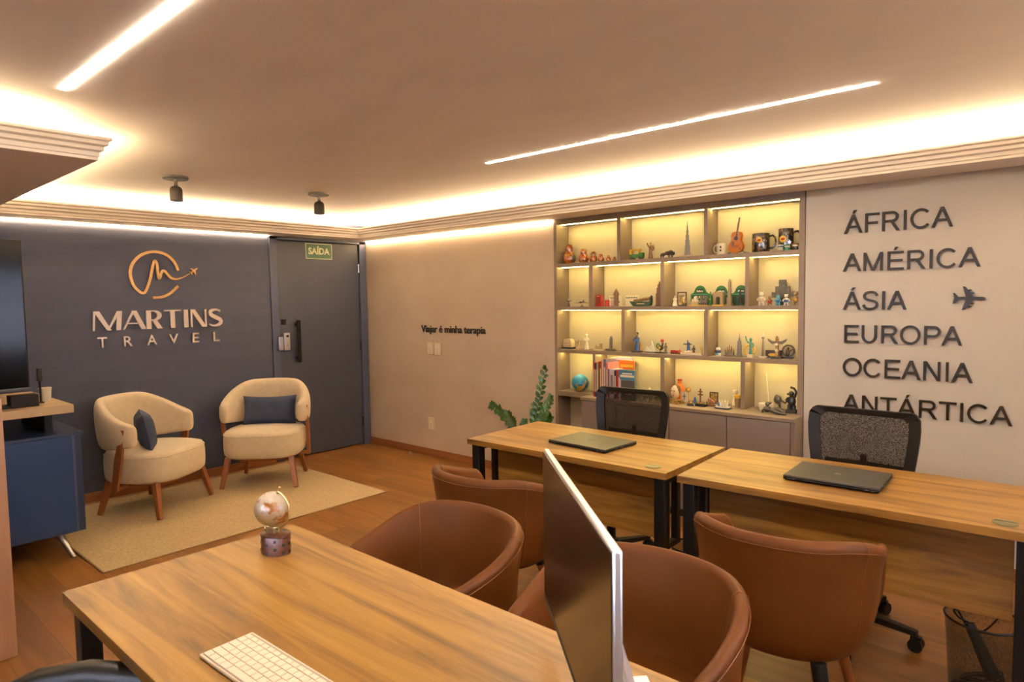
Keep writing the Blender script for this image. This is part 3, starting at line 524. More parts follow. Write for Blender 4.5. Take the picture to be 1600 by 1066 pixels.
plate('card2','cream printed card standing behind the green boat','white','dgreen',[('b',-.58+.14*i,-.034,.72,.09,.008,.15-.04*(i%2)) for i in range(9)])
tower('bigben','clock_tower_model','brown clock tower model on the second shelf','wood_',[(.2,.03,.62),(.24,.62,.76),(.17,.76,.82),(.1,.82,1)],.3,'beige',rz=.2)
sou('boat','boat_figurine','long green and brown carved boat with dark bird prow, second shelf','figurine',[('hull','dgreen',[('p',[(-1.1,.5),(-.75,.06),(-.55,0),(1.0,0),(1.2,.1),(1.28,.6),(1.0,.45),(-.6,.45)],-.25,.2)]),('hull_band','cream',[('b',.18,-.26,.2,.85,.03,.1)]),('cargo','souvenir_brown',[('e',-.65+.2*i,0,.5+.03*i,.17,.16,.17) for i in range(9)]),('flowers','mosaic',[('e',-.55+.25*i,-.12,.62+.03*i,.1,.08,.09) for i in range(7)]),('prow_head','black',[('e',1.2,0,.72,.17,.13,.22),('e',1.22,0,.95,.1,.1,.1),('c',1.28,0,.92,1.42,0,.85,.04,.01)])])
tower('brownt','skyscraper_model','dark brown skyscraper model half hidden by the shelf divider','wood_',[(.22,.03,.5),(.17,.5,.72),(.11,.72,.85),(.05,.85,1)],.28,'dbrown',rz=.1)
figure('whitest','white saint statuette at the left of the third niche','white','white',arms='fold',base='white',bw=.24,robe=.26)
sou('frame1','picture_frame','small brown picture frame behind the white statuette','picture frame',[('frame','dbrown',[('b',-.32,0,0,.07,.06,1),('b',.32,0,0,.07,.06,1),('b',0,0,0,.7,.06,.07),('b',0,0,.93,.7,.06,.07)]),('mount','cream',[('b',0,.005,.05,.62,.03,.9)]),('picture','olive_' if 0 else 'stone',[('b',0,-.02,.25,.4,.02,.55)])])
sou('olive','round_trinket','round olive trinket box in front of the small brown frame','trinket',[('box','gold_pattern',[('e',0,0,.5,.32,.2,.42)]),('foot','dgreen',[('b',0,0,0,.62,.4,.1)]),('cap','cream',[('e',0,0,.9,.12,.1,.1)])])
def plaque(key,label,lines):
    x,y,z,h,w=SV[key]; W=w/h/2
    arch=[(-W,0),(W,0),(W,.58),(W*.72,.64)]+[(W*.62*math.cos(a),.62+.38*math.sin(a)) for a in [PI*i/12 for i in range(1,12)]]+[(-W*.72,.64),(-W,.58)]
    t=sou(key,'street_sign_plaque',label,'plaque',[('board','green',[('p',arch,-.03,.03)]),('dark_panel','dgreen',[('p',[(-W*.86,.08),(W*.86,.08),(W*.86,.52),(-W*.86,.52)],-.04,-.03),('p',[(-W*.5,.62),(W*.5,.62),(W*.36,.84),(-W*.36,.84)],-.04,-.03)]),('trim_line','teal',[('b',0,-.036,.54,W*1.8,.012,.04)])],'green street sign plaques')
    for tx,wd,hh,zz in lines:
        for o in word(t,tx,wd*h,hh*h,.001,'white',bold=.02,split=False,pname='lettering'): o.location=(-wd*h/2,-.041*h,zz*h)
plaque('plq1','green arched street sign plaque reading PLACE, leftmost of three',[('5eArrt',.34,.11,.67),('PLACE',.46,.13,.36),('DU T',.30,.12,.16)])
plaque('plq2','green arched street sign plaque behind the triumphal arch model, middle of three',[('eArrt',.34,.10,.67)])
plaque('plq3','green arched street sign plaque partly behind divider, rightmost of three',[('Arrt',.32,.10,.67)])
sou('sacre','basilica_model','small white domed basilica model in front of the left green plaque','miniature building',[('base','yellow',[('b',0,0,0,.95,.5,.1)]),('building','cream',[('b',0,0,.1,.7,.36,.35),('l',0,0,[(.16,.45),(.17,.7),(.1,.92),(0,1)]),('l',-.27,0,[(.09,.4),(.09,.6),(0,.75)]),('l',.27,0,[(.09,.4),(.09,.6),(0,.75)])])])
sou('notre','cathedral_model','small grey cathedral model with two towers before the left plaque','miniature building',[('base','gold',[('b',0,0,0,.95,.5,.09)]),('building','grey',[('b',0,0,.09,.7,.34,.5),('b',-.25,0,.5,.2,.3,.5),('b',.25,0,.5,.2,.3,.5)]),('doorway','dbrown',[('b',-.2,-.172,.1,.12,.01,.2),('b',0,-.172,.1,.12,.01,.22),('b',.2,-.172,.1,.12,.01,.2)])])
sou('grn','souvenir_bottle','slim green arched ornament between two green plaques','ornament',[('body','green',[('l',0,0,[(0,0),(.14,0),(.15,.5),(.1,.7),(.04,.8),(.04,.95),(0,1)])]),('dot','yellow',[('e',0,-.14,.45,.05,.02,.06)])])
sou('arc','triumphal_arch_model','pinkish stone triumphal arch model on the second shelf','miniature building',[('base','yellow',[('b',0,0,0,.85,.42,.08)]),('pier','stone',[('b',-.26,0,.08,.2,.32,.6),('b',.26,0,.08,.2,.32,.6)]),('attic','beige',[('b',0,0,.68,.74,.36,.2),('b',0,0,.88,.8,.4,.05),('l',-.1,0,[(.14,.93),(.08,1),(0,1)])]),('arch_top','stone',[('p',[(-.17,.7),(-.17,.5),(-.12,.6),(0,.65),(.12,.6),(.17,.5),(.17,.7)],-.16,.16)])])
sou('obel','obelisk_model','tall sandy obelisk model in front of the green plaques','miniature monument',[('plinth','stone',[('b',0,0,0,.21,.21,.07),('b',0,0,.07,.15,.15,.2),('b',0,0,.27,.18,.18,.03)]),('shaft','stone',[('c',0,0,.3,0,0,.93,.075,.05),('c',0,0,.93,0,0,1,.05,.005)])])
sou('eiff','iron_tower_model','dark lattice iron tower model before the right green plaque','miniature building',[('leg','dbrown',[('t',.02,[(sx*.15,sy*.15,.02),(sx*.08,sy*.08,.28),(sx*.035,sy*.035,.6),(0,0,.95)]) for sx in (-1,1) for sy in (-1,1)]),('platform','dbrown',[('b',0,0,.26,.2,.2,.04),('b',0,0,.5,.12,.12,.03),('c',0,0,.9,0,0,1,.01,.004)])])
def beast(key,label,m,acc,name='bear_figurine',cat='animal figurine',ear=True):
    P=[('body',m,[('e',0,0,.42,.21,.17,.26),('c',-.11,0,.3,-.13,-.02,0,.085,.08),('c',.11,0,.3,.13,-.02,0,.085,.08),('t',.055,[(-.17,0,.58),(-.27,-.04,.45),(-.24,-.1,.36)]),('t',.055,[(.17,0,.58),(.27,-.04,.45),(.24,-.1,.36)])]),('head',m,[('e',0,-.02,.80,.17,.15,.16),('e',0,-.14,.76,.07,.07,.06)]+([('e',-.13,0,.94,.05,.03,.06),('e',.13,0,.94,.05,.03,.06)] if ear else [])),('clothing',acc,[('l',0,0,[(.19,.28),(.225,.4),(.19,.5)],1,.85)])]
    return sou(key,name,label,cat,P)
beast('bearw','white standing bear figurine at the left of its niche','white','cream')
beast('clown','tiny brown and red doll beside the white bear figurine','mosaic','red','doll_figurine','figurine',False)
beast('blueb','tiny blue bear figurine under the dark stepped plaque','sky','blue')
beast('wbl','tiny white and blue figurine beside the blue bear figurine','white','blue','doll_figurine','figurine')
beast('beart','tan standing bear figurine at the right end of second shelf','beige','gold')
sou('step','stepped_plaque','dark stepped plaque with round carving standing on second shelf','plaque',[('board','aztec',[('p',[(-.42,.3),(.42,.3),(.42,.52),(.28,.52),(.28,.75),(.14,.75),(.14,1),(-.14,1),(-.14,.75),(-.28,.75),(-.28,.52),(-.42,.52)],-.03,.03)]),('round_carving','bronze',[('c',0,-.028,.55,0,-.045,.55,.15,.15)]),('stand','black',[('p',[(-.2,0),(.2,0),(.05,.32),(-.05,.32)],-.02,.05)])])
# third shelf
sou('toast','dome_box','cream domed keepsake box with dark base, left end of third shelf','keepsake box',[('base','black',[('b',0,0,0,1.1,.7,.16)]),('dome','cream',[('p',[(-.5,.16),(.5,.16),(.5,.6),(.44,.85),(.3,.98),(0,1),(-.3,.98),(-.44,.85),(-.5,.6)],-.3,.3)]),('lid_line','gold',[('b',0,-.31,.55,.9,.02,.04)])])
figure('beig','small beige seated figurine beside the cream domed box','beige','beige',arms='wide',base='beige',bw=.28,robe=.27)
figure('venus','slender white draped goddess statuette on the third shelf','white','white',arms='fold',base='white',bw=.14,robe=.13)
sou('ruin','ruin_model','low beige ruined amphitheatre model on the third shelf','miniature building',[('base','cream',[('l',0,0,[(0,0),(.72,0),(.70,.12),(0,.12)],1,.5)]),('wall_ring','beige',[('l',0,0,[(.62,.12),(.6,.5),(.5,.52),(.48,.15)],1,.5),('b',.3,.1,.5,.4,.2,.42),('b',-.42,.05,.4,.12,.12,.35)])])
sou('pisa','leaning_tower_model','grey leaning tower model on a round dark base','miniature building',[('base','dbrown',[('l',0,0,[(0,0),(.43,0),(.45,.06),(.38,.13),(0,.13)],1,.6)]),('tower','grey',[('c',.02,0,.13,.05,0,.85,.115,.11),('c',.05,0,.85,.055,0,1,.085,.08)]+[('c',.02+.005*i,0,.2+i*.1,.022+.005*i,0,.215+i*.1,.125,.125) for i in range(7)])])
figure('mini1','tiny pale figurine behind the leaning tower model','cream','cream',base='stone')
figure('woman','painted figurine of a woman in a blue dress, on dark base','blue','skin',arms='fold',base='dbrown',hat='black',bw=.3,robe=.12,extra=[('blouse','brown',[('e',0,0,.66,.1,.08,.13)])])
figure('gold1','small golden figurine behind the woman in the blue dress','gold','gold',base='brown')
sou('opera','crystal_model','clear white crystal building model on a dark plate','ornament',[('plate','dbrown',[('l',0,0,[(0,0),(.62,0),(.6,.07),(0,.07)],1,.45)]),('sails','glassy',[('p',[(-.45,.07),(.1,.07),(-.3,.5)],-.1,.02),('p',[(-.25,.07),(.35,.07),(.25,.75),(.02,.55)],-.03,.1),('p',[(.0,.07),(.5,.07),(.12,1)],.02,.12)])])
sou('roost','rooster_figurine','painted rooster figurine with red comb and green tail','animal figurine',[('base','black',[('b',0,0,0,.7,.35,.08)]),('body','black',[('e',.02,0,.38,.2,.13,.18),('t',.06,[(.12,0,.45),(.18,0,.62),(.16,0,.75)]),('c',.0,0,.25,.0,0,.08,.03,.03)]),('comb','red',[('e',.14,0,.88,.14,.05,.12),('e',.22,0,.68,.05,.04,.07)]),('tail','green',[('tc',.05,[(-.18+.12*math.cos(a),0,.5+.16*math.sin(a)) for a in [i*PI/5 for i in range(10)]])]),('wing_patch','yellow',[('e',.0,-.12,.38,.08,.03,.08)])])
figure('greyf','small grey figurine beside the rooster','grey','grey',base='black',hat='dgrey')
sou('bus','toy_train','small red and yellow toy train on the third shelf','toy train',[('carriage','red',[('b',-.65,0,.15,.7,.5,.6)]),('carriage','red',[('b',.2,0,.15,.7,.5,.55)]),('engine','orange',[('b',.85,0,.15,.4,.5,.6),('c',.85,0,.7,.85,0,1,.1,.12)]),('wheel','dbrown',[('c',x,-.27,.15,x,.27,.15,.15,.15) for x in (-.85,-.45,0,.4,.85)])])
sou('wind','windmill_model','blue and white windmill figurine on the third shelf','windmill',[('base','white',[('l',0,0,[(0,0),(.3,0),(.28,.18),(.2,.2),(0,.2)]),('e',.1,-.15,.2,.14,.08,.08)]),('body','blue',[('c',0,0,.2,0,0,.75,.14,.09),('e',0,0,.77,.1,.1,.08)]),('sail','navy',[('b',0,-.13,.45,.07,.02,.55)]),('sail','navy',[('b',0,-.13,.68,.66,.02,.07)])])
figure('darkf','tiny dark figurine beside the windmill','dbrown','dbrown',base='black')
sou('tray','long_tray','long white tray of small blue painted pieces','tray',[('tray','white',[('b',0,0,0,6.0,1.3,.45)]),('rim','cream',[('b',0,-.6,.45,6.0,.12,.18)])])
figure('goldb','tiny golden figurine beside the right divider of the third shelf','gold','gold',arms='up',base='brown')
sou('snow','snow_globe','blue and white snow globe with black peak, third shelf','snow globe',[('base','white',[('l',0,0,[(0,0),(.29,0),(.29,.42),(0,.42)])]),('band','navy',[('l',0,0,[(.292,.3),(.3,.36),(.3,.5),(.28,.52)])]),('picture','sky',[('e',0,-.27,.2,.14,.04,.1)]),('dome','glassy',[('e',0,0,.66,.24,.24,.22)]),('peak','black',[('c',0,-.05,.7,-.08,-.05,1,.12,.01)])])
sou('cast','castle_model','small brown castle model with many pointed towers','miniature building',[('base','brown',[('l',0,0,[(0,0),(.48,0),(.46,.08),(0,.08)],1,.5)]),('keep','grey',[('b',0,0,.08,.7,.3,.28),('b',0,.0,.3,.3,.2,.25)]),('turret','souvenir_brown',[('c',x,y,.1,x,y,hh*.7,.055,.055) for x,y,hh in ((-.35,0,.6),(-.2,.05,.75),(-.02,0,1),(.15,.03,.85),(.33,0,.65),(.06,-.1,.6))]+[('c',x,y,hh*.7,x,y,hh,.075,.005) for x,y,hh in ((-.35,0,.6),(-.2,.05,.75),(-.02,0,1),(.15,.03,.85),(.33,0,.65),(.06,-.1,.6))])])
tower('esb','skyscraper_model','grey tapering skyscraper model on the third shelf','grey',[(.2,.03,.12),(.16,.12,.5),(.13,.5,.66),(.08,.66,.76),(.025,.76,1)],.25,'grey',rz=.15)
figure('lib','green robed statue figurine with raised torch','teal','teal',arms='up',base='white',bw=.12,robe=.1,extra=[('torch','green',[('c',-.25,0,.96,-.26,0,1.06,.02,.035)]),('pedestal','white',[('b',0,0,0,.28,.24,.16)])])
sou('ring','round_ring','cream ring-shaped plate standing behind the green statue','plate',[('ring','yellow',[('tc',.07,[(.44*math.cos(a),0,.52+.44*math.sin(a)) for a in [i*PI/12 for i in range(24)]])]),('disc','cream',[('c',.05,.0,.5,.05,.03,.5,.4,.4)])])
sou('cn','needle_tower_model','thin grey needle tower model on white base','miniature building',[('base','white',[('b',0,0,0,.26,.2,.06)]),('shaft','grey',[('c',0,0,.06,0,0,.72,.06,.02)]),('pod','grey',[('l',0,0,[(.02,.7),(.06,.73),(.05,.77),(.02,.79)])]),('antenna','white',[('c',0,0,.78,0,0,1,.014,.004)])])
sou('dbox','keepsake_box','dark box with yellow ornament behind the winged totem','keepsake box',[('box','dbrown',[('b',0,0,0,1.9,.6,.95)]),('ornament','yellow',[('e',-.1,-.31,.35,.5,.06,.22)])])
sou('totem','totem_pole_model','painted totem pole model with spread wings','totem pole',[('base','dbrown',[('b',0,0,0,.42,.3,.1)]),('pole','mosaic',[('c',0,0,.1,0,0,.88,.085,.07),('e',0,-.05,.9,.07,.08,.09)]),('face_carving','white',[('e',0,-.075,.62,.07,.04,.06),('e',0,-.08,.36,.07,.04,.07)]),('wing','grey',[('p',[(.05,.66),(.2,.62),(.36,.74),(.42,.86),(.34,.84),(.2,.76),(.05,.76)],-.03,.02)]),('wing','grey',[('p',[(-.05,.66),(-.2,.62),(-.36,.74),(-.42,.86),(-.34,.84),(-.2,.76),(-.05,.76)],-.03,.02)])])
sou('disc','round_relief','dark round relief plaque with raised figures at right end','plaque',[('base','black',[('b',0,-.08,0,.7,.3,.12)]),('disc','dbrown',[('c',0,.04,.56,0,-.04,.56,.47,.47)]),('inset','stone',[('c',0,-.04,.56,0,-.055,.56,.36,.36)]),('relief_figure','bronze',[('e',-.04,-.08,.42,.16,.08,.28),('e',0,-.09,.74,.09,.07,.1),('t',.05,[(.05,-.08,.5),(.25,-.08,.66),(.45,-.08,.72)])])])
# bottom shelf and countertop
sou('balll','globe_ball','blue and yellow toy globe ball on the bottom shelf','globe',[('ball','ball_map',[('e',0,0,.5,.49,.49,.49)]),('seam_band','sky',[('l',0,0,[(.485,.47),(.497,.5),(.485,.53)])])])
for k,l in (('cer1','small cream ceramic bird, left one right of the books'),('cer2','taller cream ceramic figurine right of the books'),('cer3','small cream ceramic bird, right one beside divider')):
    sou(k,'ceramic_figurine',l,'figurine',[('base','cream',[('l',0,0,[(0,0),(.15,0),(.13,.06),(.04,.1),(.04,.4),(0,.42)])]),('body','cream',[('e',0,0,.58,.2,.13,.2),('e',.15,0,.82,.09,.08,.1),('c',-.1,0,.6,-.32,0,.7,.08,.02)])])
sou('mask','mask_head','cream carved mask head on gold mosaic base','mask',[('base','gold_pattern',[('b',0,0,0,.86,.42,.2),('b',0,0,.0,.92,.48,.05)]),('face','cream',[('e',.02,-.02,.6,.26,.2,.38)]),('hair','brown',[('e',.03,.07,.72,.28,.2,.3)]),('eye','dbrown',[('e',-.06,-.2,.68,.05,.03,.025)]),('eye','dbrown',[('e',.12,-.19,.68,.05,.03,.025)]),('nose','cream',[('c',.03,-.2,.7,.03,-.27,.55,.025,.05)]),('mouth','red',[('e',.03,-.2,.42,.08,.03,.025)])],rz=-.3)
sou('bottle','bottle','orange clay bottle behind the mask head','bottle',[('body','orange',[('l',0,0,[(0,0),(.2,0),(.25,.2),(.25,.55),(.18,.72),(.1,.8),(.1,.94),(0,.94)])]),('cap','red',[('l',0,0,[(.115,.93),(.115,1),(0,1)])])])
sou('gball','trophy_ball','golden ball on a thin stand behind the white card','ornament',[('stand','brass',[('l',0,0,[(0,0),(.16,0),(.03,.08),(.03,.7),(0,.7)])]),('ball','gold',[('e',0,0,.84,.17,.17,.16)])])
sou('wcard','cross_card','white card with grey cross beside the mask head','card',[('card','white',[('b',0,0,0,.72,.06,1)]),('cross','grey',[('b',0,-.035,.2,.09,.01,.6),('b',0,-.035,.5,.34,.01,.09)])])
sou('bowl','small_bowl','small gold and black bowl in front of white card','bowl',[('foot','black',[('l',0,0,[(0,0),(.75,0),(.7,.25),(0,.25)])]),('bowl','gold_pattern',[('l',0,0,[(.3,.25),(.75,.6),(.7,1),(.55,.98),(.5,.7),(0,.6)])])])
sou('teal','small_figurine','tiny teal arch figurine left of the double cross','figurine',[('body','blue',[('l',0,0,[(0,0),(.2,0),(.2,.6),(.12,.9),(0,1)])]),('base','teal',[('b',0,0,0,.46,.4,.1)])])
sou('cross','double_cross','dark double-barred cross on a crowded dark base','cross',[('base','black',[('b',0,0,0,.64,.3,.13)]),('cross','brown',[('b',-.06,0,.13,.07,.05,.87),('b',-.06,0,.62,.3,.05,.07),('b',-.06,0,.8,.26,.05,.06)]),('ornaments','gold_pattern',[('e',-.22+.11*i,-.08,.18,.05,.05,.08) for i in range(5)])])
sou('icon','picture_frame','small dark framed icon behind the coloured ornaments','picture frame',[('frame','dbrown',[('b',-.34,0,0,.08,.06,1),('b',.34,0,0,.08,.06,1),('b',0,0,0,.76,.06,.08),('b',0,0,.92,.76,.06,.08)]),('picture','gold_pattern',[('b',0,.01,.06,.64,.03,.88)])],rz=.1)
sou('colf','figurine_group','pink and brown group of tiny houses before the small icon','ornament',[('houses','mosaic',[('b',-.4+.2*i,.02*(i%2),0,.19,.3,.5+.13*((i*3)%4)) for i in range(5)]),('base','brown',[('b',0,0,0,1.15,.45,.1)]),('roofs','pink',[('c',-.4+.2*i,.02*(i%2),.5+.13*((i*3)%4),-.4+.2*i,.02*(i%2),.7+.13*((i*3)%4),.12,.01) for i in range(5)])])
sou('lotus','crystal_lotus','clear and yellow crystal lotus on two small booklets','ornament',[('booklet','navy',[('b',0,0,0,1.35,.7,.1)]),('booklet','white',[('b',-.05,0,.1,1.2,.6,.1)]),('petals','glassy',[('c',.05+.28*math.cos(a),.2*math.sin(a),.22,.05+.42*math.cos(a),.3*math.sin(a),.8,.12,.02) for a in [i*PI/4 for i in range(8)]]),('heart','yellow',[('e',.05,0,.45,.2,.16,.25)]),('blue_figure','blue',[('e',-.38,-.1,.38,.13,.12,.18)])])
sou('pillar','white_pillar','white carved pillar figurine near the bottom right divider','figurine',[('column','white',[('l',0,0,[(0,0),(.17,0),(.15,.3),(.1,.55),(.15,.6),(.17,.85),(.17,1),(0,1)])]),('face_marks','brown',[('e',-.05,-.15,.75,.025,.02,.025),('e',.05,-.15,.75,.025,.02,.025)])])
sou('bucket','small_bucket','small tan bucket with yellow rim beside the divider','bucket',[('bucket','stone',[('l',0,0,[(0,0),(.18,0),(.25,.8),(0,.8)])]),('rim','yellow',[('l',0,0,[(.25,.75),(.29,.85),(.28,1),(.2,.98),(.2,.86)])])])
sou('dish','mortar_bowl','white low bowl with long pale stick leaning in it','bowl',[('bowl','white',[('l',0,0,[(0,0),(.75,0),(.95,.5),(.95,.95),(.88,1),(.8,.9),(.75,.5),(0,.4)])]),('stick','cream',[('c',.3,.2,.6,-.35,.9,5.0,.13,.11)])])
sou('reclin','reclining_figurine','dark reclining woman sculpture on the countertop','sculpture',[('body','bronze',[('e',-.55,0,.36,.34,.26,.28),('e',-.1,0,.3,.4,.22,.22),('e',.25,.02,.4,.3,.2,.3),('c',.3,.0,.45,.95,-.05,.12,.2,.08)]),('leg','bronze',[('c',.05,-.1,.22,1.0,-.14,.08,.18,.07)]),('head','bronze',[('e',-.55,-.02,.82,.2,.18,.2),('e',-.35,.02,.9,.14,.14,.1)]),('arm','bronze',[('t',.08,[(-.7,-.1,.55),(-.95,-.1,.25),(-.9,-.15,.05)])])])
sou('bird','bird_sculpture','dark green round-bodied bird sculpture beside the standing bear','sculpture',[('body','bronze',[('e',-.08,0,.68,.27,.2,.3),('e',-.15,0,.9,.12,.12,.12)]),('foot','black',[('c',.02,0,.45,.1,0,.1,.08,.05),('b',.1,0,0,.26,.2,.1)]),('tail','bronze',[('t',.07,[(.15,0,.65),(.4,0,.5),(.48,0,.62),(.6,0,.68)])])])
sou('bear','bear_sculpture','black standing bear sculpture with raised arm on square base','sculpture',[('base','black',[('b',0,0,0,.36,.3,.13)]),('body','dgrey' if 0 else 'black',[('e',0,0,.45,.16,.14,.24),('c',-.08,0,.3,-.09,-.02,.13,.085,.07),('c',.08,0,.3,.09,-.02,.13,.085,.07)]),('head','black',[('e',-.02,0,.75,.12,.11,.11),('e',-.12,-.03,.73,.07,.06,.05)]),('arm','black',[('t',.05,[(.12,0,.62),(.17,0,.82),(.08,0,.97),(-.05,0,1.0)]),('t',.05,[(-.12,0,.6),(-.2,-.04,.5),(-.12,-.1,.45)])])])
# books: spines left to right
XB=2.872
books=[(.014,.262,'red','thin red book at the left end of the book row'),(.016,.258,'navy','dark blue book second from the left end'),(.02,.262,'beige','beige spined book between dark blue and dark red books'),(.008,.268,'dgreen','thin dark green book with cream pages'),(.02,.27,'red','dark red tall book among the left books'),(.016,.285,'cream','cream tall book near the left end'),(.026,.288,'purple','tall purple book, tallest of the row'),(.016,.262,'pink','pink spined book right of the tall purple book')]
x=2.878
def book(x,w,h,d,m,label,y=-.015,rz=0,extra=None,z=.7655):
    t=thing('book',label,'book',(x,y,z),rz,'books on the bottom shelf')
    MB().box(0,.0018,0,d,0,h).box(w-.0018,w,0,d,0,h).box(0,w,0,.002,0,h).build('cover',m,t,bevel=.0006)
    MB().box(.0018,w-.0018,.002,d-.004,.003,h-.003).build('pages','cream',t,smooth=False)
    if extra: MB().box(w*.25,w*.75,-.0005,.0,h*.15,h*.8).build('spine_title',extra,t,smooth=False)
    return t
xx=2.946
for w_,h_,m_,l_ in books:
    w_*=.9; book(xx,w_,h_,.155,m_,l_,y=-.10,extra='cream' if w_>.012 and m_ not in('cream',) else None); xx+=w_+.001
xo=xx
for w_,h_,m_,l_ in ((.014,.218,'purple','short dark purple book before the orange cover'),(.045,.218,'lilac','thick pale lilac book in the row'),(.02,.212,'navy','navy book with white spine pattern'),(.022,.216,'red','short red book right of the navy book'),(.008,.212,'green','thin green book beside the blue cover')):
    w_*=.88; book(xx,w_,h_,.12,m_,l_,y=-.10,extra='cream' if m_ in('navy',) else ('grey' if m_=='lilac' else None)); xx+=w_+.001
t=thing('book','orange covered book facing out behind the lilac book','book',(xo+.0,.056,.7655),0,'books on the bottom shelf')
MB().box(0,.13,0,.012,0,.272).build('cover','orange',t,bevel=.001); MB().box(.01,.12,-.0008,0,.22,.24).build('title_strip','yellow',t,smooth=False)
t=thing('book','purple covered book facing out behind the orange one','book',(xo-.04,.075,.7655),0,'books on the bottom shelf')
MB().box(0,.15,0,.012,0,.292).build('cover','purple',t,bevel=.001); MB().box(.003,.147,.002,.010,.2915,.2925).build('pages','cream',t,smooth=False)
t=thing('book','light blue covered book facing out with white title','book',(xx+.004,-.12,.7655),0,'books on the bottom shelf')
MB().box(0,.135,0,.016,0,.222).build('cover','sky' if 0 else 'blue_cover',t,bevel=.001) if 'blue_cover' in MATS else MB().box(0,.135,0,.016,0,.222).build('cover',mat('blue_cover',(.06,.17,.27),.4),t,bevel=.001)
MB().prism([(.0,.0),(.035,0),(.038,.12),(.0,.17)],lambda a,b,c:Vector((a,c,b)),-.0008,0).build('cover_picture','lilac',t,smooth=False)
MB().box(.03+0,.115,-.0009,0,.190,.199).box(.015,.13,-.0009,0,.168,.184).build('title_marks','white',t,smooth=False)
t=thing('booklet','dark booklet leaning on the light blue book','book',(xx+.030,-.131,.7655),0)
MB().box(0,.112,0,.008,0,.146).build('cover','dgrey',t,bevel=.001); MB().box(.03,.10,-.0008,0,.06,.075).box(.04,.09,-.0008,0,.042,.054).build('title_marks','beige',t,smooth=False)
# ---------------------------------------------------------------- desks
def desk(label,loc,rz,W,Dp,front=-1,panel=True,group=None,grom=True):
    """local origin: front-left corner on the floor; x along the desk, y to the back"""
    t=thing('office_desk',label,'desk',loc,rz,group)
    MB().box(0,W,0,Dp,.72,.75).build('desktop','desk_wood',t,bevel=.0012)
    if panel: MB().box(.075,W-.075,.17,.188,.385,.715).build('modesty_panel','desk_wood',t,bevel=.001)
    for x in (.018,W-.018-.05):
        for y in (.02,Dp-.07):
            MB().box(x,x+.05,y,y+.05,.004,.719).build('leg','black_metal',t,bevel=.002)
            MB().lathe([(0,0),(.02,0),(.02,.004),(0,.004)],(x+.025,y+.025,0),10).build('foot','black_plastic',t)
        MB().box(x+.005,x+.045,.07,Dp-.07,.69,.719).build('side_rail','black_metal',t,smooth=False)
        if panel:
            m=MB().box(x+.01,x+.04,.165,.195,.385,.69).box(x+.01,x+.04,.07,.165,.385,.41); m.build('panel_bracket','black_metal',t,smooth=False)
    MB().box(.068,W-.068,Dp-.07,Dp-.045,.68,.719).build('rear_rail','black_metal',t,smooth=False)
    if grom:
        g=MB().lathe([(0,.7502),(.036,.7502),(.036,.753),(.032,.7545),(0,.7545)],(W-.10,.075,0),28); g.build('cable_grommet','grommet',t)
        MB().box(W-.13,W-.07,.082,.0835,.7546,.7552).build('grommet_slot','black_plastic',t,smooth=False)
    return t
desk('wood-topped desk with laptop in the back row, left one near the potted plant',(3.20,-1.70,0),math.radians(.6),1.200,.63,group=None)
desk('wood-topped desk with laptop in the back row, right one before the white wall',(4.450,-1.683,0),math.radians(2.6),1.215,.63)
desk('large wood-topped desk in the foreground with globe, keyboard and monitor',(3.715,-3.725,0),0,1.66,.675,panel=False,grom=False)
# laptops
def laptop(label,loc,rz,w,d,m,kind):
    t=thing('laptop',label,'laptop',loc,rz)
    MB().box(-w/2,w/2,-d/2,d/2,.0015,.0095).build('base','black_plastic',t,bevel=.003)
    MB().box(-w/2,w/2,-d/2,d/2,.0105,.0185).build('lid',m,t,bevel=.003)
    MB().cyl((-w*.4,d/2-.006,.0095),(w*.4,d/2-.006,.0095),.0055).build('hinge','black_plastic',t)
    m_=MB()
    for x in (-w*.45,-w*.40,w*.36,w*.42): m_.box(x,x+.012,-d/2-.0006,-d/2+.004,.004,.0075)
    m_.box(w/2-.004,w/2+.0006,-.05,-.03,.003,.008).box(w/2-.004,w/2+.0006,0,.018,.003,.008); m_.build('ports','logo_grey',t,smooth=False)
    mb=MB()
    for x in (-.11,.11):
        for y in (-.08,.08): mb.box(x-.01,x+.01,y-.008,y+.008,0,.002)
    mb.build('rubber_feet','black_plastic',t,smooth=False)
    if kind:
        for o in word(t,'DELL',.052,.014,.0006,'logo_grey',bold=.03,split=False,pname='lid_logo'): o.rotation_euler=(-PI/2,0,0); o.location=(-.026,-.0,.0187)
    else: MB().lathe([(0,.0186),(.013,.0186),(.013,.0189),(0,.0189)],n=20).build('lid_logo','logo_grey',t)
laptop('closed olive-grey laptop on the left rear desk',(3.817,-1.392,.7505),math.radians(-4),.372,.27,'laptop_lid',1)
laptop('closed dark grey laptop on the right rear desk',(4.992,-1.335,.7545),math.radians(2),.352,.275,'laptop_lid_dark',0)
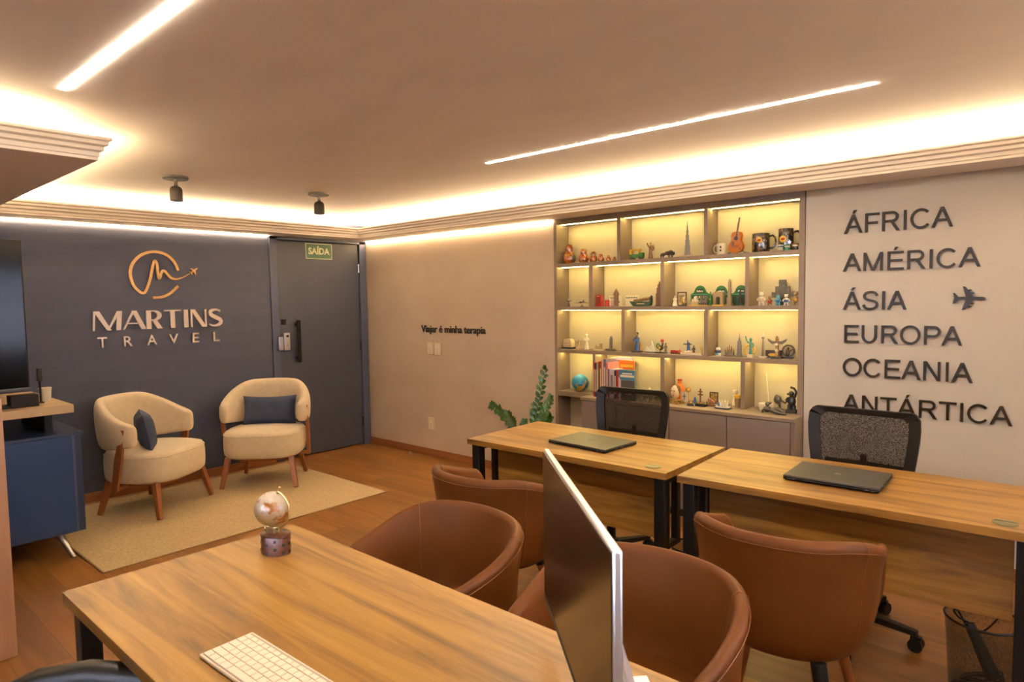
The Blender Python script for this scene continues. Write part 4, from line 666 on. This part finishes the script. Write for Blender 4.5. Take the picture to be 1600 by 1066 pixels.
# ---------------------------------------------------------------- leather tub chair
def sstep(a,b,x): u=min(max((x-a)/(b-a),0),1); return u*u*(3-2*u)
def tub_chair(label,loc,rz):
    """faces local -y"""
    t=thing('tub_chair',label,'chair',loc,rz,None)
    NS=56; rows=[]
    def plan(s):      # s in -1..1 along the shell, 0 = back middle ; returns unit-plan x,y and tangent
        L=1.0; a=abs(s); sg=1 if s>=0 else -1
        if a<.62: th=a/.62*PI/2; return sg*.285*math.sin(th)**.92 if th>0 else 0,.245*math.cos(th)
        u=(a-.62)/.38; return sg*(.285-.035*u*u),-.27*u
    def height(s): a=abs(s); return .775-.10*sstep(.30,.95,a)-.20*sstep(.86,1.0,a)**1.3
    for i in range(NS+1):
        s=-1+2*i/NS; x,y=plan(s); x2,y2=plan(min(s+.01,1)); x1,y1=plan(max(s-.01,-1))
        tx,ty=x2-x1,y2-y1; l=math.hypot(tx,ty); nx,ny=-ty/l,tx/l     # normal
        if nx*x+ny*(y+.02)<0: nx,ny=-nx,-ny
        h=height(s); zb=.362
        def P(z,off): 
            q_=min((z-zb)/.20,1); k=.68+.30*math.sqrt(max(0,1-(1-q_)**2))+.02*sstep(.5,.75,z); fl=.018*sstep(.62,h,z)
            return (x*k+nx*(off+fl),y*k+ny*(off+fl),z)
        th=.040 if abs(s)<.97 else .034
        prof=[P(zb,-.02),P(zb+.004,.0)]+[P(zb+(h-.03-zb)*q,.0) for q in (.04,.11,.2,.32,.48,.66,.84,1)]
        prof+=[P(h-.012,-.004),P(h,-.018),P(h,-th+.012),P(h-.012,-th)]
        prof+=[P(zb+.10+(h-.03-zb-.10)*q,-th) for q in (1,.75,.5,.25,0)]
        rows.append(prof)
    MB().grid(rows,True,True).build('shell','leather',t,sub=1,ang=80)
    # seams along the shell
    for s in (-.42,.42):
        i=round((s+1)/2*NS); pr=rows[i]; pts=[Vector(p)+(Vector((p[0],p[1],0)).normalized()*(.001 if k<11 else -.001)) for k,p in enumerate(pr)][2:18]
        MB().tube(pts,.0011,5).build('seam','leather_seam',t)
    pts=[tuple(Vector(r[9])+Vector((r[9][0],r[9][1],0)).normalized()*.0005) for r in rows[2:-2]]
    MB().tube(pts,.0011,5).build('seam','leather_seam',t)
    # seat: upholstered bowl and cushion
    def pl(k,z,n=36): return [(x*k,y*k if y>-.2 else y*k,z) for x,y in [plan(-1+2*j/n) for j in range(n+1)]]
    MB().grid([pl(.55,.354),pl(.655,.358),pl(.69,.37),pl(.76,.405),pl(.72,.415)],True,True).build('seat_base','leather',t)
    MB().grid([pl(.70,.40),pl(.80,.415),pl(.83,.44),pl(.80,.468),pl(.70,.478)],True,True).build('seat_cushion','leather',t,ang=60)
    for sx in (-1,1):
        for sy in (-1,1):
            a=(sx*.140,.01+sy*.13,.36); b=(sx*.215,.015+sy*.205,0)
            lg=MB().cyl(a,b,.021,.0125,14).build('leg','leg_wood',t)
            MB().cyl((a[0],a[1],.365),(a[0]+(b[0]-a[0])*.13,a[1]+(b[1]-a[1])*.13,.315),.024,.0235,14).build('leg_collar','black_metal',lg)
    return t
tc=tub_chair('tan leather tub chair at the far side of the near desk, left of the monitor',(4.155,-2.785,0),math.radians(-4))
dup(tc,(4.862,-2.745,0),math.radians(3),'tan leather tub chair at the far side of the near desk, right of the monitor')
dup(tc,(3.775,-2.09,0),math.radians(183),'tan leather tub chair facing the left rear desk, partly behind the monitor')
dup(tc,(4.998,-1.975,0),math.radians(184),'tan leather tub chair facing the right rear desk, in front of the wire bin')
# ---------------------------------------------------------------- cream armchairs (local -y is the front)
def armchair(label,loc,rz):
    t=thing('armchair',label,'armchair',loc,rz,'cream armchairs on the rug')
    def D(k,z,w=.315,d0=.30,d1=.30):
        out=[]
        for j in range(40):
            a=2*PI*j/40; c,s=math.cos(a),math.sin(a)
            e=.62 if s<0 else .86
            out.append((k*w*math.copysign(abs(c)**e,c),k*(d1 if s>0 else d0)*math.copysign(abs(s)**e,s),z))
        return out
    MB().grid([D(.80,.238),D(.93,.243),D(.985,.265),D(1,.31),D(1,.39),D(.985,.43),D(.95,.448),D(.85,.458),D(.5,.464),D(.1,.466)],True,True).build('seat','cream_fabric',t,ang=80)
    MB().tube([(a,b,z) for a,b,z in D(.987,.428)],.0035,6,True).build('seat_piping','cream_fabric',t)
    MB().grid([D(.75,.215),D(.78,.239)],True,True).build('seat_frame','leg_wood',t)
    # wrap-around back band
    rows=[];N=44
    for i in range(N+1):
        u=-1+2*i/N; a=u*math.radians(112); R=.305; x=R*math.sin(a)*1.04; y=R*math.cos(a)*.98+.0
        if abs(u)>.8: pass
        e=1-max(0,(abs(u)-.90)/.10)**2; e=max(e,.04)**.5
        top=.835-.165*sstep(.25,1,abs(u)); bot=.475+.03*sstep(.5,1,abs(u)); mid=(top+bot)/2; hh=(top-bot)/2*(.55+.45*e); th=.047*e
        nx,ny=math.sin(a),math.cos(a); rec=.030*(1-abs(u))
        row=[]
        for k in range(16):
            b=2*PI*k/16; c,s=math.cos(b),math.sin(b)
            cc=math.copysign(abs(c)**.75,c); ss=math.copysign(abs(s)**.62,s)
            z=mid+hh*ss; lean=rec*((z-.47)/.35); r=th*cc+lean
            row.append((x+nx*r,y+ny*r,z))
        rows.append(row)
    MB().grid(rows,True,True).build('backrest','cream_fabric',t,sub=1,ang=80)
    for sx in (-1,1):
        MB().bar((sx*.25,-.20,.245),(sx*.295,-.255,0),.044,.03,side=(1,0,0)).build('leg','leg_wood',t,bevel=.004)
        MB().bar((sx*.215,.19,.245),(sx*.26,.25,0),.044,.03,side=(1,0,0)).build('leg','leg_wood',t,bevel=.004)
        m=MB().bar((sx*.338,.05,.205),(sx*.346,.00,.43),.045,.058,.022,.022,side=(0,1,0)).bar((sx*.346,.00,.43),(sx*.352,-.05,.64),.058,.026,.022,.016,side=(0,1,0))
        m.build('side_support','leg_wood',t,bevel=.003)
        MB().box(min(sx*.2,sx*.34),max(sx*.2,sx*.34),.025,.07,.205,.232).build('side_rail','leg_wood',t,bevel=.002)
    return t
armchair('cream armchair in front of the logo, left one with cushion seen edge-on',(.545,-2.36,.0115),math.radians(32+90))
armchair('cream armchair beside the door, right one with cushion facing out',(.545,-1.47,.0115),math.radians(-44+90))
def cushion(label,loc,rot,w,h,d=.07):
    rows=[];n=14; m=MB()
    for side in (1,-1):
        rows=[]
        for i in range(n+1):
            row=[]
            for j in range(n+1):
                u=-1+2*i/n; v=-1+2*j/n; b=((1-u**4)*(1-v**4))**.55
                x=w/2*u*(1-.06*(1-v*v)*abs(u)); z=h/2*v*(1-.10*(1-u*u)*abs(v)); row.append((x,side*d*b*.8+.004*math.sin(9*u+3*v)*b,z))
            rows.append(row)
        m.grid(rows)
    o=m.build('cushion','navy_fabric',None,ang=80); o.location=loc; o.rotation_euler=rot; return tag(o,label,'cushion')
f1=math.radians(32); f2=math.radians(-44)
cushion('navy cushion standing on the left cream armchair, seen edge-on',(.585,-2.425,.60),(math.radians(-10),0,f1+PI/2+.75),.34,.27,.075)
cushion('navy rectangular cushion on the right cream armchair facing the room',(.545-.125*math.cos(f2),-1.47-.125*math.sin(f2),.59),(math.radians(-12),0,f2+PI/2),.45,.25,.075)
# rug
t=MB().box(.10,1.61,-3.03,-1.045,0.001,.008).build('rug','rug_weave',None,bevel=.003,smooth=False); tag(t,'beige woven rug under the two cream armchairs','rug')
m=MB().box(.096,1.616,-3.037,-3.029,0,.0065).box(.096,1.616,-1.046,-1.038,0,.0065).box(1.609,1.617,-3.037,-1.038,0,.0065).box(.094,.101,-3.037,-1.038,0,.0065).build('rug_binding','rug_edge',t,smooth=False)
# ---------------------------------------------------------------- mesh office chairs (face local -y)
def office_chair(label,loc,rz,kind='mesh',name='office_chair'):
    t=thing(name,label,'office chair',loc,rz)
    b=MB()
    for k in range(5):
        a=math.radians(72*k-2); c,s=math.cos(a),math.sin(a); b.bar((0,0,.10),(.29*c,.29*s,.075),.055,.03,.035,.022,side=(-s,c,0))
    b.lathe([(0,.07),(.04,.07),(.04,.13),(0,.13)],n=18).build('star_base','black_plastic',t,bevel=.004)
    for k in range(5):
        a=math.radians(72*k-2); c,s=math.cos(a),math.sin(a); x,y=.285*c,.285*s
        m=MB().cyl((x-s*.024,y+c*.024,.028),(x-s*.006,y+c*.006,.028),.028,n=18).cyl((x+s*.024,y-c*.024,.028),(x+s*.006,y-c*.006,.028),.028,n=18).cyl((x,y,.03),(x,y,.075),.008).box(-.02,.02,-.012,.012,.045,.062,Matrix.Translation((x,y,0)))
        m.build('caster','black_plastic',t,ang=50)
    MB().cyl((0,0,.12),(0,0,.26),.026,n=18).build('gas_lift','black_plastic',t); MB().cyl((0,0,.26),(0,0,.40),.014,n=18).build('lift_rod','chrome',t)
    MB().box(-.09,.09,-.10,.12,.395,.43).build('tilt_mechanism','black_metal',t,bevel=.006)
    MB().bar((.09,-.02,.41),(.22,-.03,.405),.014,.012).build('lever','black_plastic',t,bevel=.002)
    def R(k,z,w=.25,d=.24): return [(k*w*math.copysign(abs(math.cos(a))**.55,math.cos(a)),k*d*math.copysign(abs(math.sin(a))**.55,math.sin(a))-.02,z) for a in [2*PI*j/36 for j in range(36)]]
    MB().grid([R(.9,.43),R(.98,.44),R(1,.465),R(.98,.49),R(.9,.503),R(.5,.508)],True,True).build('seat','black_leather' if kind!='mesh' else 'black_plastic',t,ang=70)
    if kind=='mesh':
        def bp(x,z): return (x,.235+.05*(z-.55)/.45-.10*(x/.25)**2*.35,z)
        def hw(z): return .205+.035*sstep(.52,.9,z)-.012*sstep(.9,1,z)
        top=.965
        def ring(off):
            pts=[]
            for i in range(9): z=.54+(top-.03-.54)*i/8; pts.append((-(hw(z)-off),z))
            for i in range(1,5): a=PI-i*PI/8; pts.append((-(hw(top)-off-.03)+.03*math.cos(a),top-.03-off*.6+.03*math.sin(a)))
            q=[(-x,z) for x,z in pts[::-1]]; pts=pts+q
            for i in range(1,8): x=(hw(.54)-off)*(1-2*i/8); pts.append((x,.54))
            return pts
        n=len(ring(0)); m=MB(); rowsF=[]
        for (o1,yy) in ((0,-.012),(0,.012),(.048,.006),(.048,-.006)): rowsF.append([(bp(x,z)[0],bp(x,z)[1]+yy,z) for x,z in ring(o1)])
        rowsF.append(rowsF[0]); m.grid(rowsF,True).build('back_frame','black_plastic',t,ang=50)
        rows=[]
        for i in range(9):
            z=.56+(top-.03-.56)*i/8; rows.append([(bp(x,z)[0],bp(x,z)[1],z) for x in [(hw(z)-.025)*(-1+2*j/12) for j in range(13)]])
        f=MB().grid(rows); f.build('mesh_back','back_mesh',t)
        MB().tube([(0,.10,.41),(0,.24,.42),(0,.285,.50),(0,.29,.62),(0,.27,.74)],[.022,.024,.024,.02,.014],10).build('back_support','black_plastic',t)
        MB().tube([(-.17,.262,.70),(0,.285,.70),(.17,.262,.70)],.012,8).build('lumbar_bar','black_plastic',t)
    else:
        MB().grid([[(x,.20+.06*(z-.5)-.12*(x/.26)**2*.4+yy,z) for x in [(.26-.02*(z>.8))*(-1+2*j/12) for j in range(13)]] for z,yy in ((.53,0),(.7,0),(.88,.02),(.885,.06),(.7,.06),(.53,.06))],False).build('backrest','black_leather',t,sub=1)
        MB().tube([(0,.10,.41),(0,.26,.42),(0,.28,.55)],.022,8).build('back_support','black_plastic',t)
        for sx in (-1,1):
            MB().tube([(sx*.27,.13,.66),(sx*.282,.05,.683),(sx*.285,-.05,.688),(sx*.275,-.16,.675),(sx*.26,-.20,.655)],[.025,.032,.034,.032,.022],12).build('armrest','black_leather',t)
            MB().tube([(sx*.20,.0,.43),(sx*.285,.0,.45),(sx*.295,0,.56),(sx*.283,0,.67)],.014,8).build('armrest_post','black_metal',t)
    return t
office_chair('black mesh-backed office chair behind the left rear desk',(3.718,-1.06,0),math.radians(2))
office_chair('black mesh-backed office chair behind the right rear desk before the white wall',(4.955,-1.06,0),math.radians(-1))
office_chair('black leather armchair on wheels at the near desk, only its armrest in view',(4.29,-3.99,0),math.radians(141),'leather')
# ---------------------------------------------------------------- monitor on the near desk
nv=Vector((5.274,-3.467)); fv=Vector((4.823,-3.052)); d=(nv-fv); W=d.length; rz=math.atan2(d.y,d.x); c=(nv+fv)/2
t=thing('computer_monitor','thin dark monitor seen almost edge-on on the foreground desk','monitor',(c.x,c.y,.7505),rz)
zb,zt=.073,.418   # above the desk
MB().box(-W/2,W/2,0,.014,zb,zt).build('housing','silver',t,bevel=.003)
MB().box(-W/2+.004,W/2-.004,-.0015,.0,zb+.012,zt-.004).build('screen','screen_glass',t,smooth=False)
MB().box(-W/2+.004,W/2-.004,-.002,0,zb+.001,zb+.012).build('chin_strip','black_plastic',t,smooth=False)
rows=[]
for k,y in ((1,.0142),(.97,.0165),(.80,.024),(.5,.032),(.3,.034)):
    rows.append([((W/2-.006)*k*math.copysign(abs(math.cos(a))**.35,math.cos(a)),y,(zb+zt)/2+(zt-zb)/2*.96*k*math.copysign(abs(math.sin(a))**.35,math.sin(a))) for a in [2*PI*j/40 for j in range(40)]])
MB().grid(rows,True,True).build('rear_shell','silver',t,ang=60)
MB().bar((0,.04,.28),(0,.12,.01),.07,.08,.012,.012,side=(1,0,0)).build('stand_neck','silver',t,bevel=.002)
MB().box(-.08,.08,.02,.17,0,.006).build('stand_base','silver',t,bevel=.003)
# keyboard
t=thing('keyboard','slim white computer keyboard on the foreground desk','keyboard',(4.333,-3.629,.7505),math.radians(1.5))
KW,KD=.43,.121
MB().box(0,KW,0,KD,.001,.0085).build('keyboard_body','keyboard_white',t,bevel=.002)
MB().box(.005,KW-.005,.004,KD-.004,.0085,.0088).build('key_bed','key_gap',t,smooth=False)
rowsK=[[1,1,1,1.25,5.2,1.25,1,1,1,1,1,1,1],[2.1]+[1]*10+[2.1]+[0.01]+[1]*3+[1],[1.7]+[1]*11+[1.6]+[1]*3+[1],[1.4]+[1]*12+[1.1]+[1]*3+[1],[1]*13+[1.6]+[1]*3+[1],[1.0]*18]
mm=[]
for r,row in enumerate(rowsK):
    y0=.006+r*.0185; hgt=.0165 if r<5 else .011; tot=sum(row); u=(KW-.012)/tot; x=.006
    for wk in row:
        if wk>.1: mm.append((x+.0011,x+wk*u-.0011,y0,y0+hgt))
        x+=wk*u
for a,b,c_,d_ in mm: MB().box(a,b,c_,d_,.0088,.0112).build('key','keyboard_white',t,smooth=False)
# desk globe
t=thing('desk_globe','antique-style small globe on carved dark wood base, near desk corner','globe',(3.907,-3.217,.7505),math.radians(25))
bs=MB().lathe([(0,0),(.047,0),(.047,.052),(.044,.055),(0,.055)],n=36,sy=.72).build('base','globe_wood',t)
MB().lathe([(0,.055),(.049,.055),(.049,.061),(.044,.064),(0,.064)],n=36,sy=.72).build('base_top','globe_wood',t)
m=MB()
for k in range(22):
    a=2*PI*k/22
    for r in range(4):
        if (k+r*2)%4==0: 
            x,y=.0472*math.cos(a),.0472*.72*math.sin(a); m.box(-.004,.004,-.0008,.0012,.004+r*.012,.013+r*.012,Matrix.Translation((x,y,0))@Matrix.Rotation(a-PI/2+PI,4,'Z'))
m.build('carved_hole','black',bs,smooth=False)
gc=Vector((-.008,0,.135)); tilt=math.radians(23)
MB().ell(gc,(.052,.052,.052),32).build('sphere','antique_map',t)
ax=Vector((math.sin(tilt),0,math.cos(tilt)))
pts=[gc+(ax*math.cos(a)+Vector((math.cos(tilt),0,-math.sin(tilt)))*math.sin(a))*.060 for a in [PI*k/16 for k in range(17)]]
ar=MB().tube(pts,.0035,8).build('meridian_arm','brass',t)
MB().cyl(gc+ax*.050,gc+ax*.072,.0035,n=10).ell(gc+ax*.073,(.005,.005,.004),10).cyl(gc-ax*.050,gc-ax*.066,.0035,n=10).ell(gc-ax*.067,(.006,.006,.006),10).build('axis_knob','brass',ar)
MB().cyl(pts[12],(pts[12].x-.002,0,.062),.004,n=10).build('arm_post','brass',t)
m=MB().box(-.014,.014,-.0006,.0006,-.013,.013,Matrix.Translation((-.0,-.024,.078))@Matrix.Rotation(.5,4,'X')@Matrix.Rotation(.15,4,'Y')); m.build('paper_tag','white',t,smooth=False)
m=MB()
for k in range(4): m.box(-.009,.009,-.0012,-.0006,-.007+k*.004,-.0055+k*.004,Matrix.Translation((-.0,-.024,.078))@Matrix.Rotation(.5,4,'X')@Matrix.Rotation(.15,4,'Y'))
m.build('tag_lines','dgrey',t,smooth=False)
# ---------------------------------------------------------------- wire bins
def wbin(label,loc,r=.125,h=.30,stuff=False):
    t=thing('wire_bin',label,'waste bin',loc)
    n=40; m=MB().grid([[(q*math.cos(2*PI*k/n),q*math.sin(2*PI*k/n),z) for k in range(n)] for q,z in ((r*.84,.006),(r,h))],True)
    m.build('mesh_wall','bin_mesh',t)
    MB().tube([(r*math.cos(2*PI*k/n),r*math.sin(2*PI*k/n),h) for k in range(n)],.0045,8,True).build('rim','black_metal',t)
    MB().lathe([(0,0),(r*.86,0),(r*.86,.006),(0,.006)],n=30).build('bottom','black_metal',t)
    return t
wbin('black wire mesh bin with cables inside, under the right end of the rear desk',(5.487,-1.285,0),.122)
wbin('black wire mesh bin between the two rear desks, mostly hidden',(4.335,-1.30,0),.10,.30)
bx,by=5.487,-1.285
t=MB().bar((bx+.04,by-.03,.095),(bx-.045,by+.0,.27),.045,.03,.03,.022).build('power_strip','black_plastic',None,bevel=.004); tag(t,'black power strip leaning inside the right wire bin','power strip')
def cable(pts,label,r=.0032): o=MB().tube(smooth_pts([tuple(p) for p in pts],6),r,6).build('cable','black_plastic',None); return tag(o,label,'cable')
cable([(bx-.045,by,.27),(bx-.075,by-.01,.285),(bx-.09,by-.02,.31),(bx-.08,by+.01,.30),(bx-.055,by+.02,.25)],'black cable looping over the rim above the power strip',.004)
cable([(bx-.03,by+.03,.21),(bx+.02,by+.02,.27),(bx+.05,by+.03,.34),(bx+.02,by+.05,.42),(bx-.01,by+.12,.5),(bx-.02,by+.17,.62)],'black cable rising from the right wire bin to the desk')
cl=[]
for k in range(60):
    a=k*.55; cl.append((bx+.075*math.cos(a)*(1-.004*k),by+.075*math.sin(a*1.03),.014+.0011*k+.012*math.sin(a*.6)**2))
o=MB().tube(smooth_pts(cl,3),.0035,6).build('cable_coil','black_plastic',None); tag(o,'tangled black cables at the bottom of the right wire bin','cable')
# ---------------------------------------------------------------- plant
t=thing('potted_plant','zz plant with arching glossy leafy stems behind the left rear desk','plant',(2.49,-.36,0))
MB().lathe([(0,0),(.10,0),(.135,.26),(.14,.30),(.128,.30),(.12,.27),(0,.27)],n=28).build('pot','pot_grey',t)
MB().lathe([(0,.268),(.119,.27),(0,.275)],n=20).build('soil','soil',t)
def leafm(m,p,dr,up,L,W):
    dr=dr.normalized(); sd=dr.cross(up).normalized(); nn=sd.cross(dr)
    rows=[]
    for u,w in ((0,.08),(.2,.7),(.45,1),(.7,.8),(.9,.35),(1,.03)):
        c=p+dr*(L*u)+nn*(.12*L*math.sin(PI*u)); rows.append([c-sd*(W*w),c-nn*(.10*W),c+sd*(W*w)])
    m.grid(rows)
stems=[((.02,0,.27),(.10,0,.62),(.20,.0,.97)),((-.02,.02,.27),(-.10,0,.56),(-.33,-.02,.655)),((.04,-.02,.27),(.12,-.02,.52),(.275,-.03,.76)),((0,.0,.27),(-.03,-.05,.5),(-.10,-.08,.62)),((.03,.03,.27),(.04,.06,.50),(.02,.08,.66)),((.05,0,.27),(.14,.03,.45),(.20,.05,.60)),((0,-.03,.27),(.04,-.1,.45),(.10,-.12,.57))]
for a,b,c_ in stems:
    a,b,c_=map(Vector,(a,b,c_)); P=[a*(1-u)**2+b*2*u*(1-u)+c_*u*u for u in [k/16 for k in range(17)]]
    s_=MB().tube(P,[.0075-.0055*k/16 for k in range(17)],8).build('stem','stem',t)
    lf=MB(); n=0
    for k in range(4,17):
        tg=(P[min(k+1,16)]-P[k-1]).normalized(); sd=tg.cross(Vector((.25,1,.1))).normalized()
        for sg in ((1,-1) if k<16 else (1,-1,0)):
            dr=tg*.75+sd*sg*(1.0 if sg else 0)+Vector((random.uniform(-.15,.15),random.uniform(-.35,.15),random.uniform(-.1,.15)))
            leafm(lf,P[k]+tg*.006*sg,dr,Vector((.2,-1,.35)),random.uniform(.055,.078)*(1 if k<14 else .8),.017)
    lf.build('leaves','leaf',s_,ang=80)
# ---------------------------------------------------------------- left: sideboard, television, foreground panel
t=thing('sideboard','blue lacquered sideboard on splayed legs with raised wood top, left edge','sideboard',(0,0,0))
MB().box(.30,1.245,-5.1,-3.035,.882,.93).build('wood_top','sideboard_top_wood',t,bevel=.0015)
MB().box(.32,1.19,-5.0,-2.992,.15,.742).build('cabinet_body','blue_dark',t,bevel=.002)
MB().box(.31,1.225,-5.0,-2.985,.742,.76).build('cabinet_top','blue_dark',t,bevel=.002)
for y0,y1 in ((-3.72,-3.045),(-4.4,-3.73),(-5,-4.41)): MB().box(1.19,1.212,y0,y1,.155,.740).build('door','blue_lacquer',t,bevel=.002)
MB().box(1.19,1.2,-3.043,-3.03,.155,.740).build('edge_strip','navy_trim',t,smooth=False)
for y in (-3.13,-4.6): MB().box(.55,1.10,y-.02,y+.02,.76,.882).build('riser_bracket','black_metal',t,smooth=False)
for x,y,dx,dy in ((1.10,-3.12,.10,.055),(.42,-3.12,-.05,.055),(1.10,-4.8,.1,-.05),(.42,-4.8,-.05,-.05)): MB().cyl((x,y,.15),(x+dx,y+dy,0.0),.022,.011,14).build('leg','steel_leg',t)
t=thing('television','large black flat television on the sideboard at the left edge','television',(1.10,-3.215,.93),0)
MB().box(-.02,.02,-1.5,0,.105,.965).build('housing','black_plastic',t,bevel=.003)
MB().box(.0201,.0215,-1.49,-.008,.115,.957).build('screen','tv_glass',t,smooth=False)
MB().box(.0201,.023,-1.5,0,.100,.112).build('lower_bezel','dgrey',t,smooth=False)
MB().box(-.05,.04,-1.3,.0,.001,.018).box(-.02,.02,-.9,-.6,.018,.11).box(-.055,.045,-.10,.035,.0,.07).build('stand','black_plastic',t,bevel=.003)
t=thing('glass_cup','small clear glass behind the television corner on the sideboard','glass',(.93,-3.10,.9305))
MB().lathe([(0,0),(.028,0),(.034,.08),(.031,.08),(.026,.006),(0,.006)],n=20).build('cup','glassy',t); MB().lathe([(.0345,.074),(.036,.078),(.0345,.082)],n=20).build('rim','white',t)
t=thing('screen_bracket','small dark gadget beside the television edge','gadget',(1.0,-3.14,.9305)); MB().cyl((0,0,0),(0,0,.16),.006).box(-.03,.03,-.012,.012,0,.006).box(-.01,.01,-.012,.012,.13,.21).build('gadget_body','black_plastic',t,bevel=.002)
t=MB().box(2.26,2.302,-4.5,-3.568,0,1.128).build('partition_panel','panel_wood',None,bevel=.002); tag(t,'out-of-focus pinkish wood partition panel at the left frame edge','panel')
# ---------------------------------------------------------------- camera
cam=bpy.data.cameras.new('camera'); co=bpy.data.objects.new('camera',cam); COL.objects.link(co); sc.camera=co
yaw,pit,rol=.7227,-.0631,-.0157
fw=Vector((-math.sin(yaw)*math.cos(pit),math.cos(yaw)*math.cos(pit),math.sin(pit))); r=Vector((math.cos(yaw),math.sin(yaw),0)); u=r.cross(fw)
R_=r*math.cos(rol)+u*math.sin(rol); U_=-r*math.sin(rol)+u*math.cos(rol)
Mx=Matrix((R_,U_,-fw)).transposed().to_4x4(); Mx.translation=Vector((5.7432,-4.1967,1.508)); co.matrix_world=Mx
cam.sensor_width=36; cam.lens=1021.03/1600*36; cam.clip_start=.05
cam.dof.use_dof=True; cam.dof.focus_distance=5.2; cam.dof.aperture_fstop=9.0
sc.view_settings.view_transform='Standard'; sc.view_settings.look='None'; sc.view_settings.gamma=1; sc.view_settings.exposure=1.5; sc.view_settings.use_curve_mapping=False
sc.cycles.max_bounces=8; sc.cycles.diffuse_bounces=5; sc.cycles.transparent_max_bounces=24; sc.cycles.sample_clamp_indirect=6; sc.cycles.use_denoising=True; sc.cycles.caustics_reflective=False; sc.cycles.caustics_refractive=False
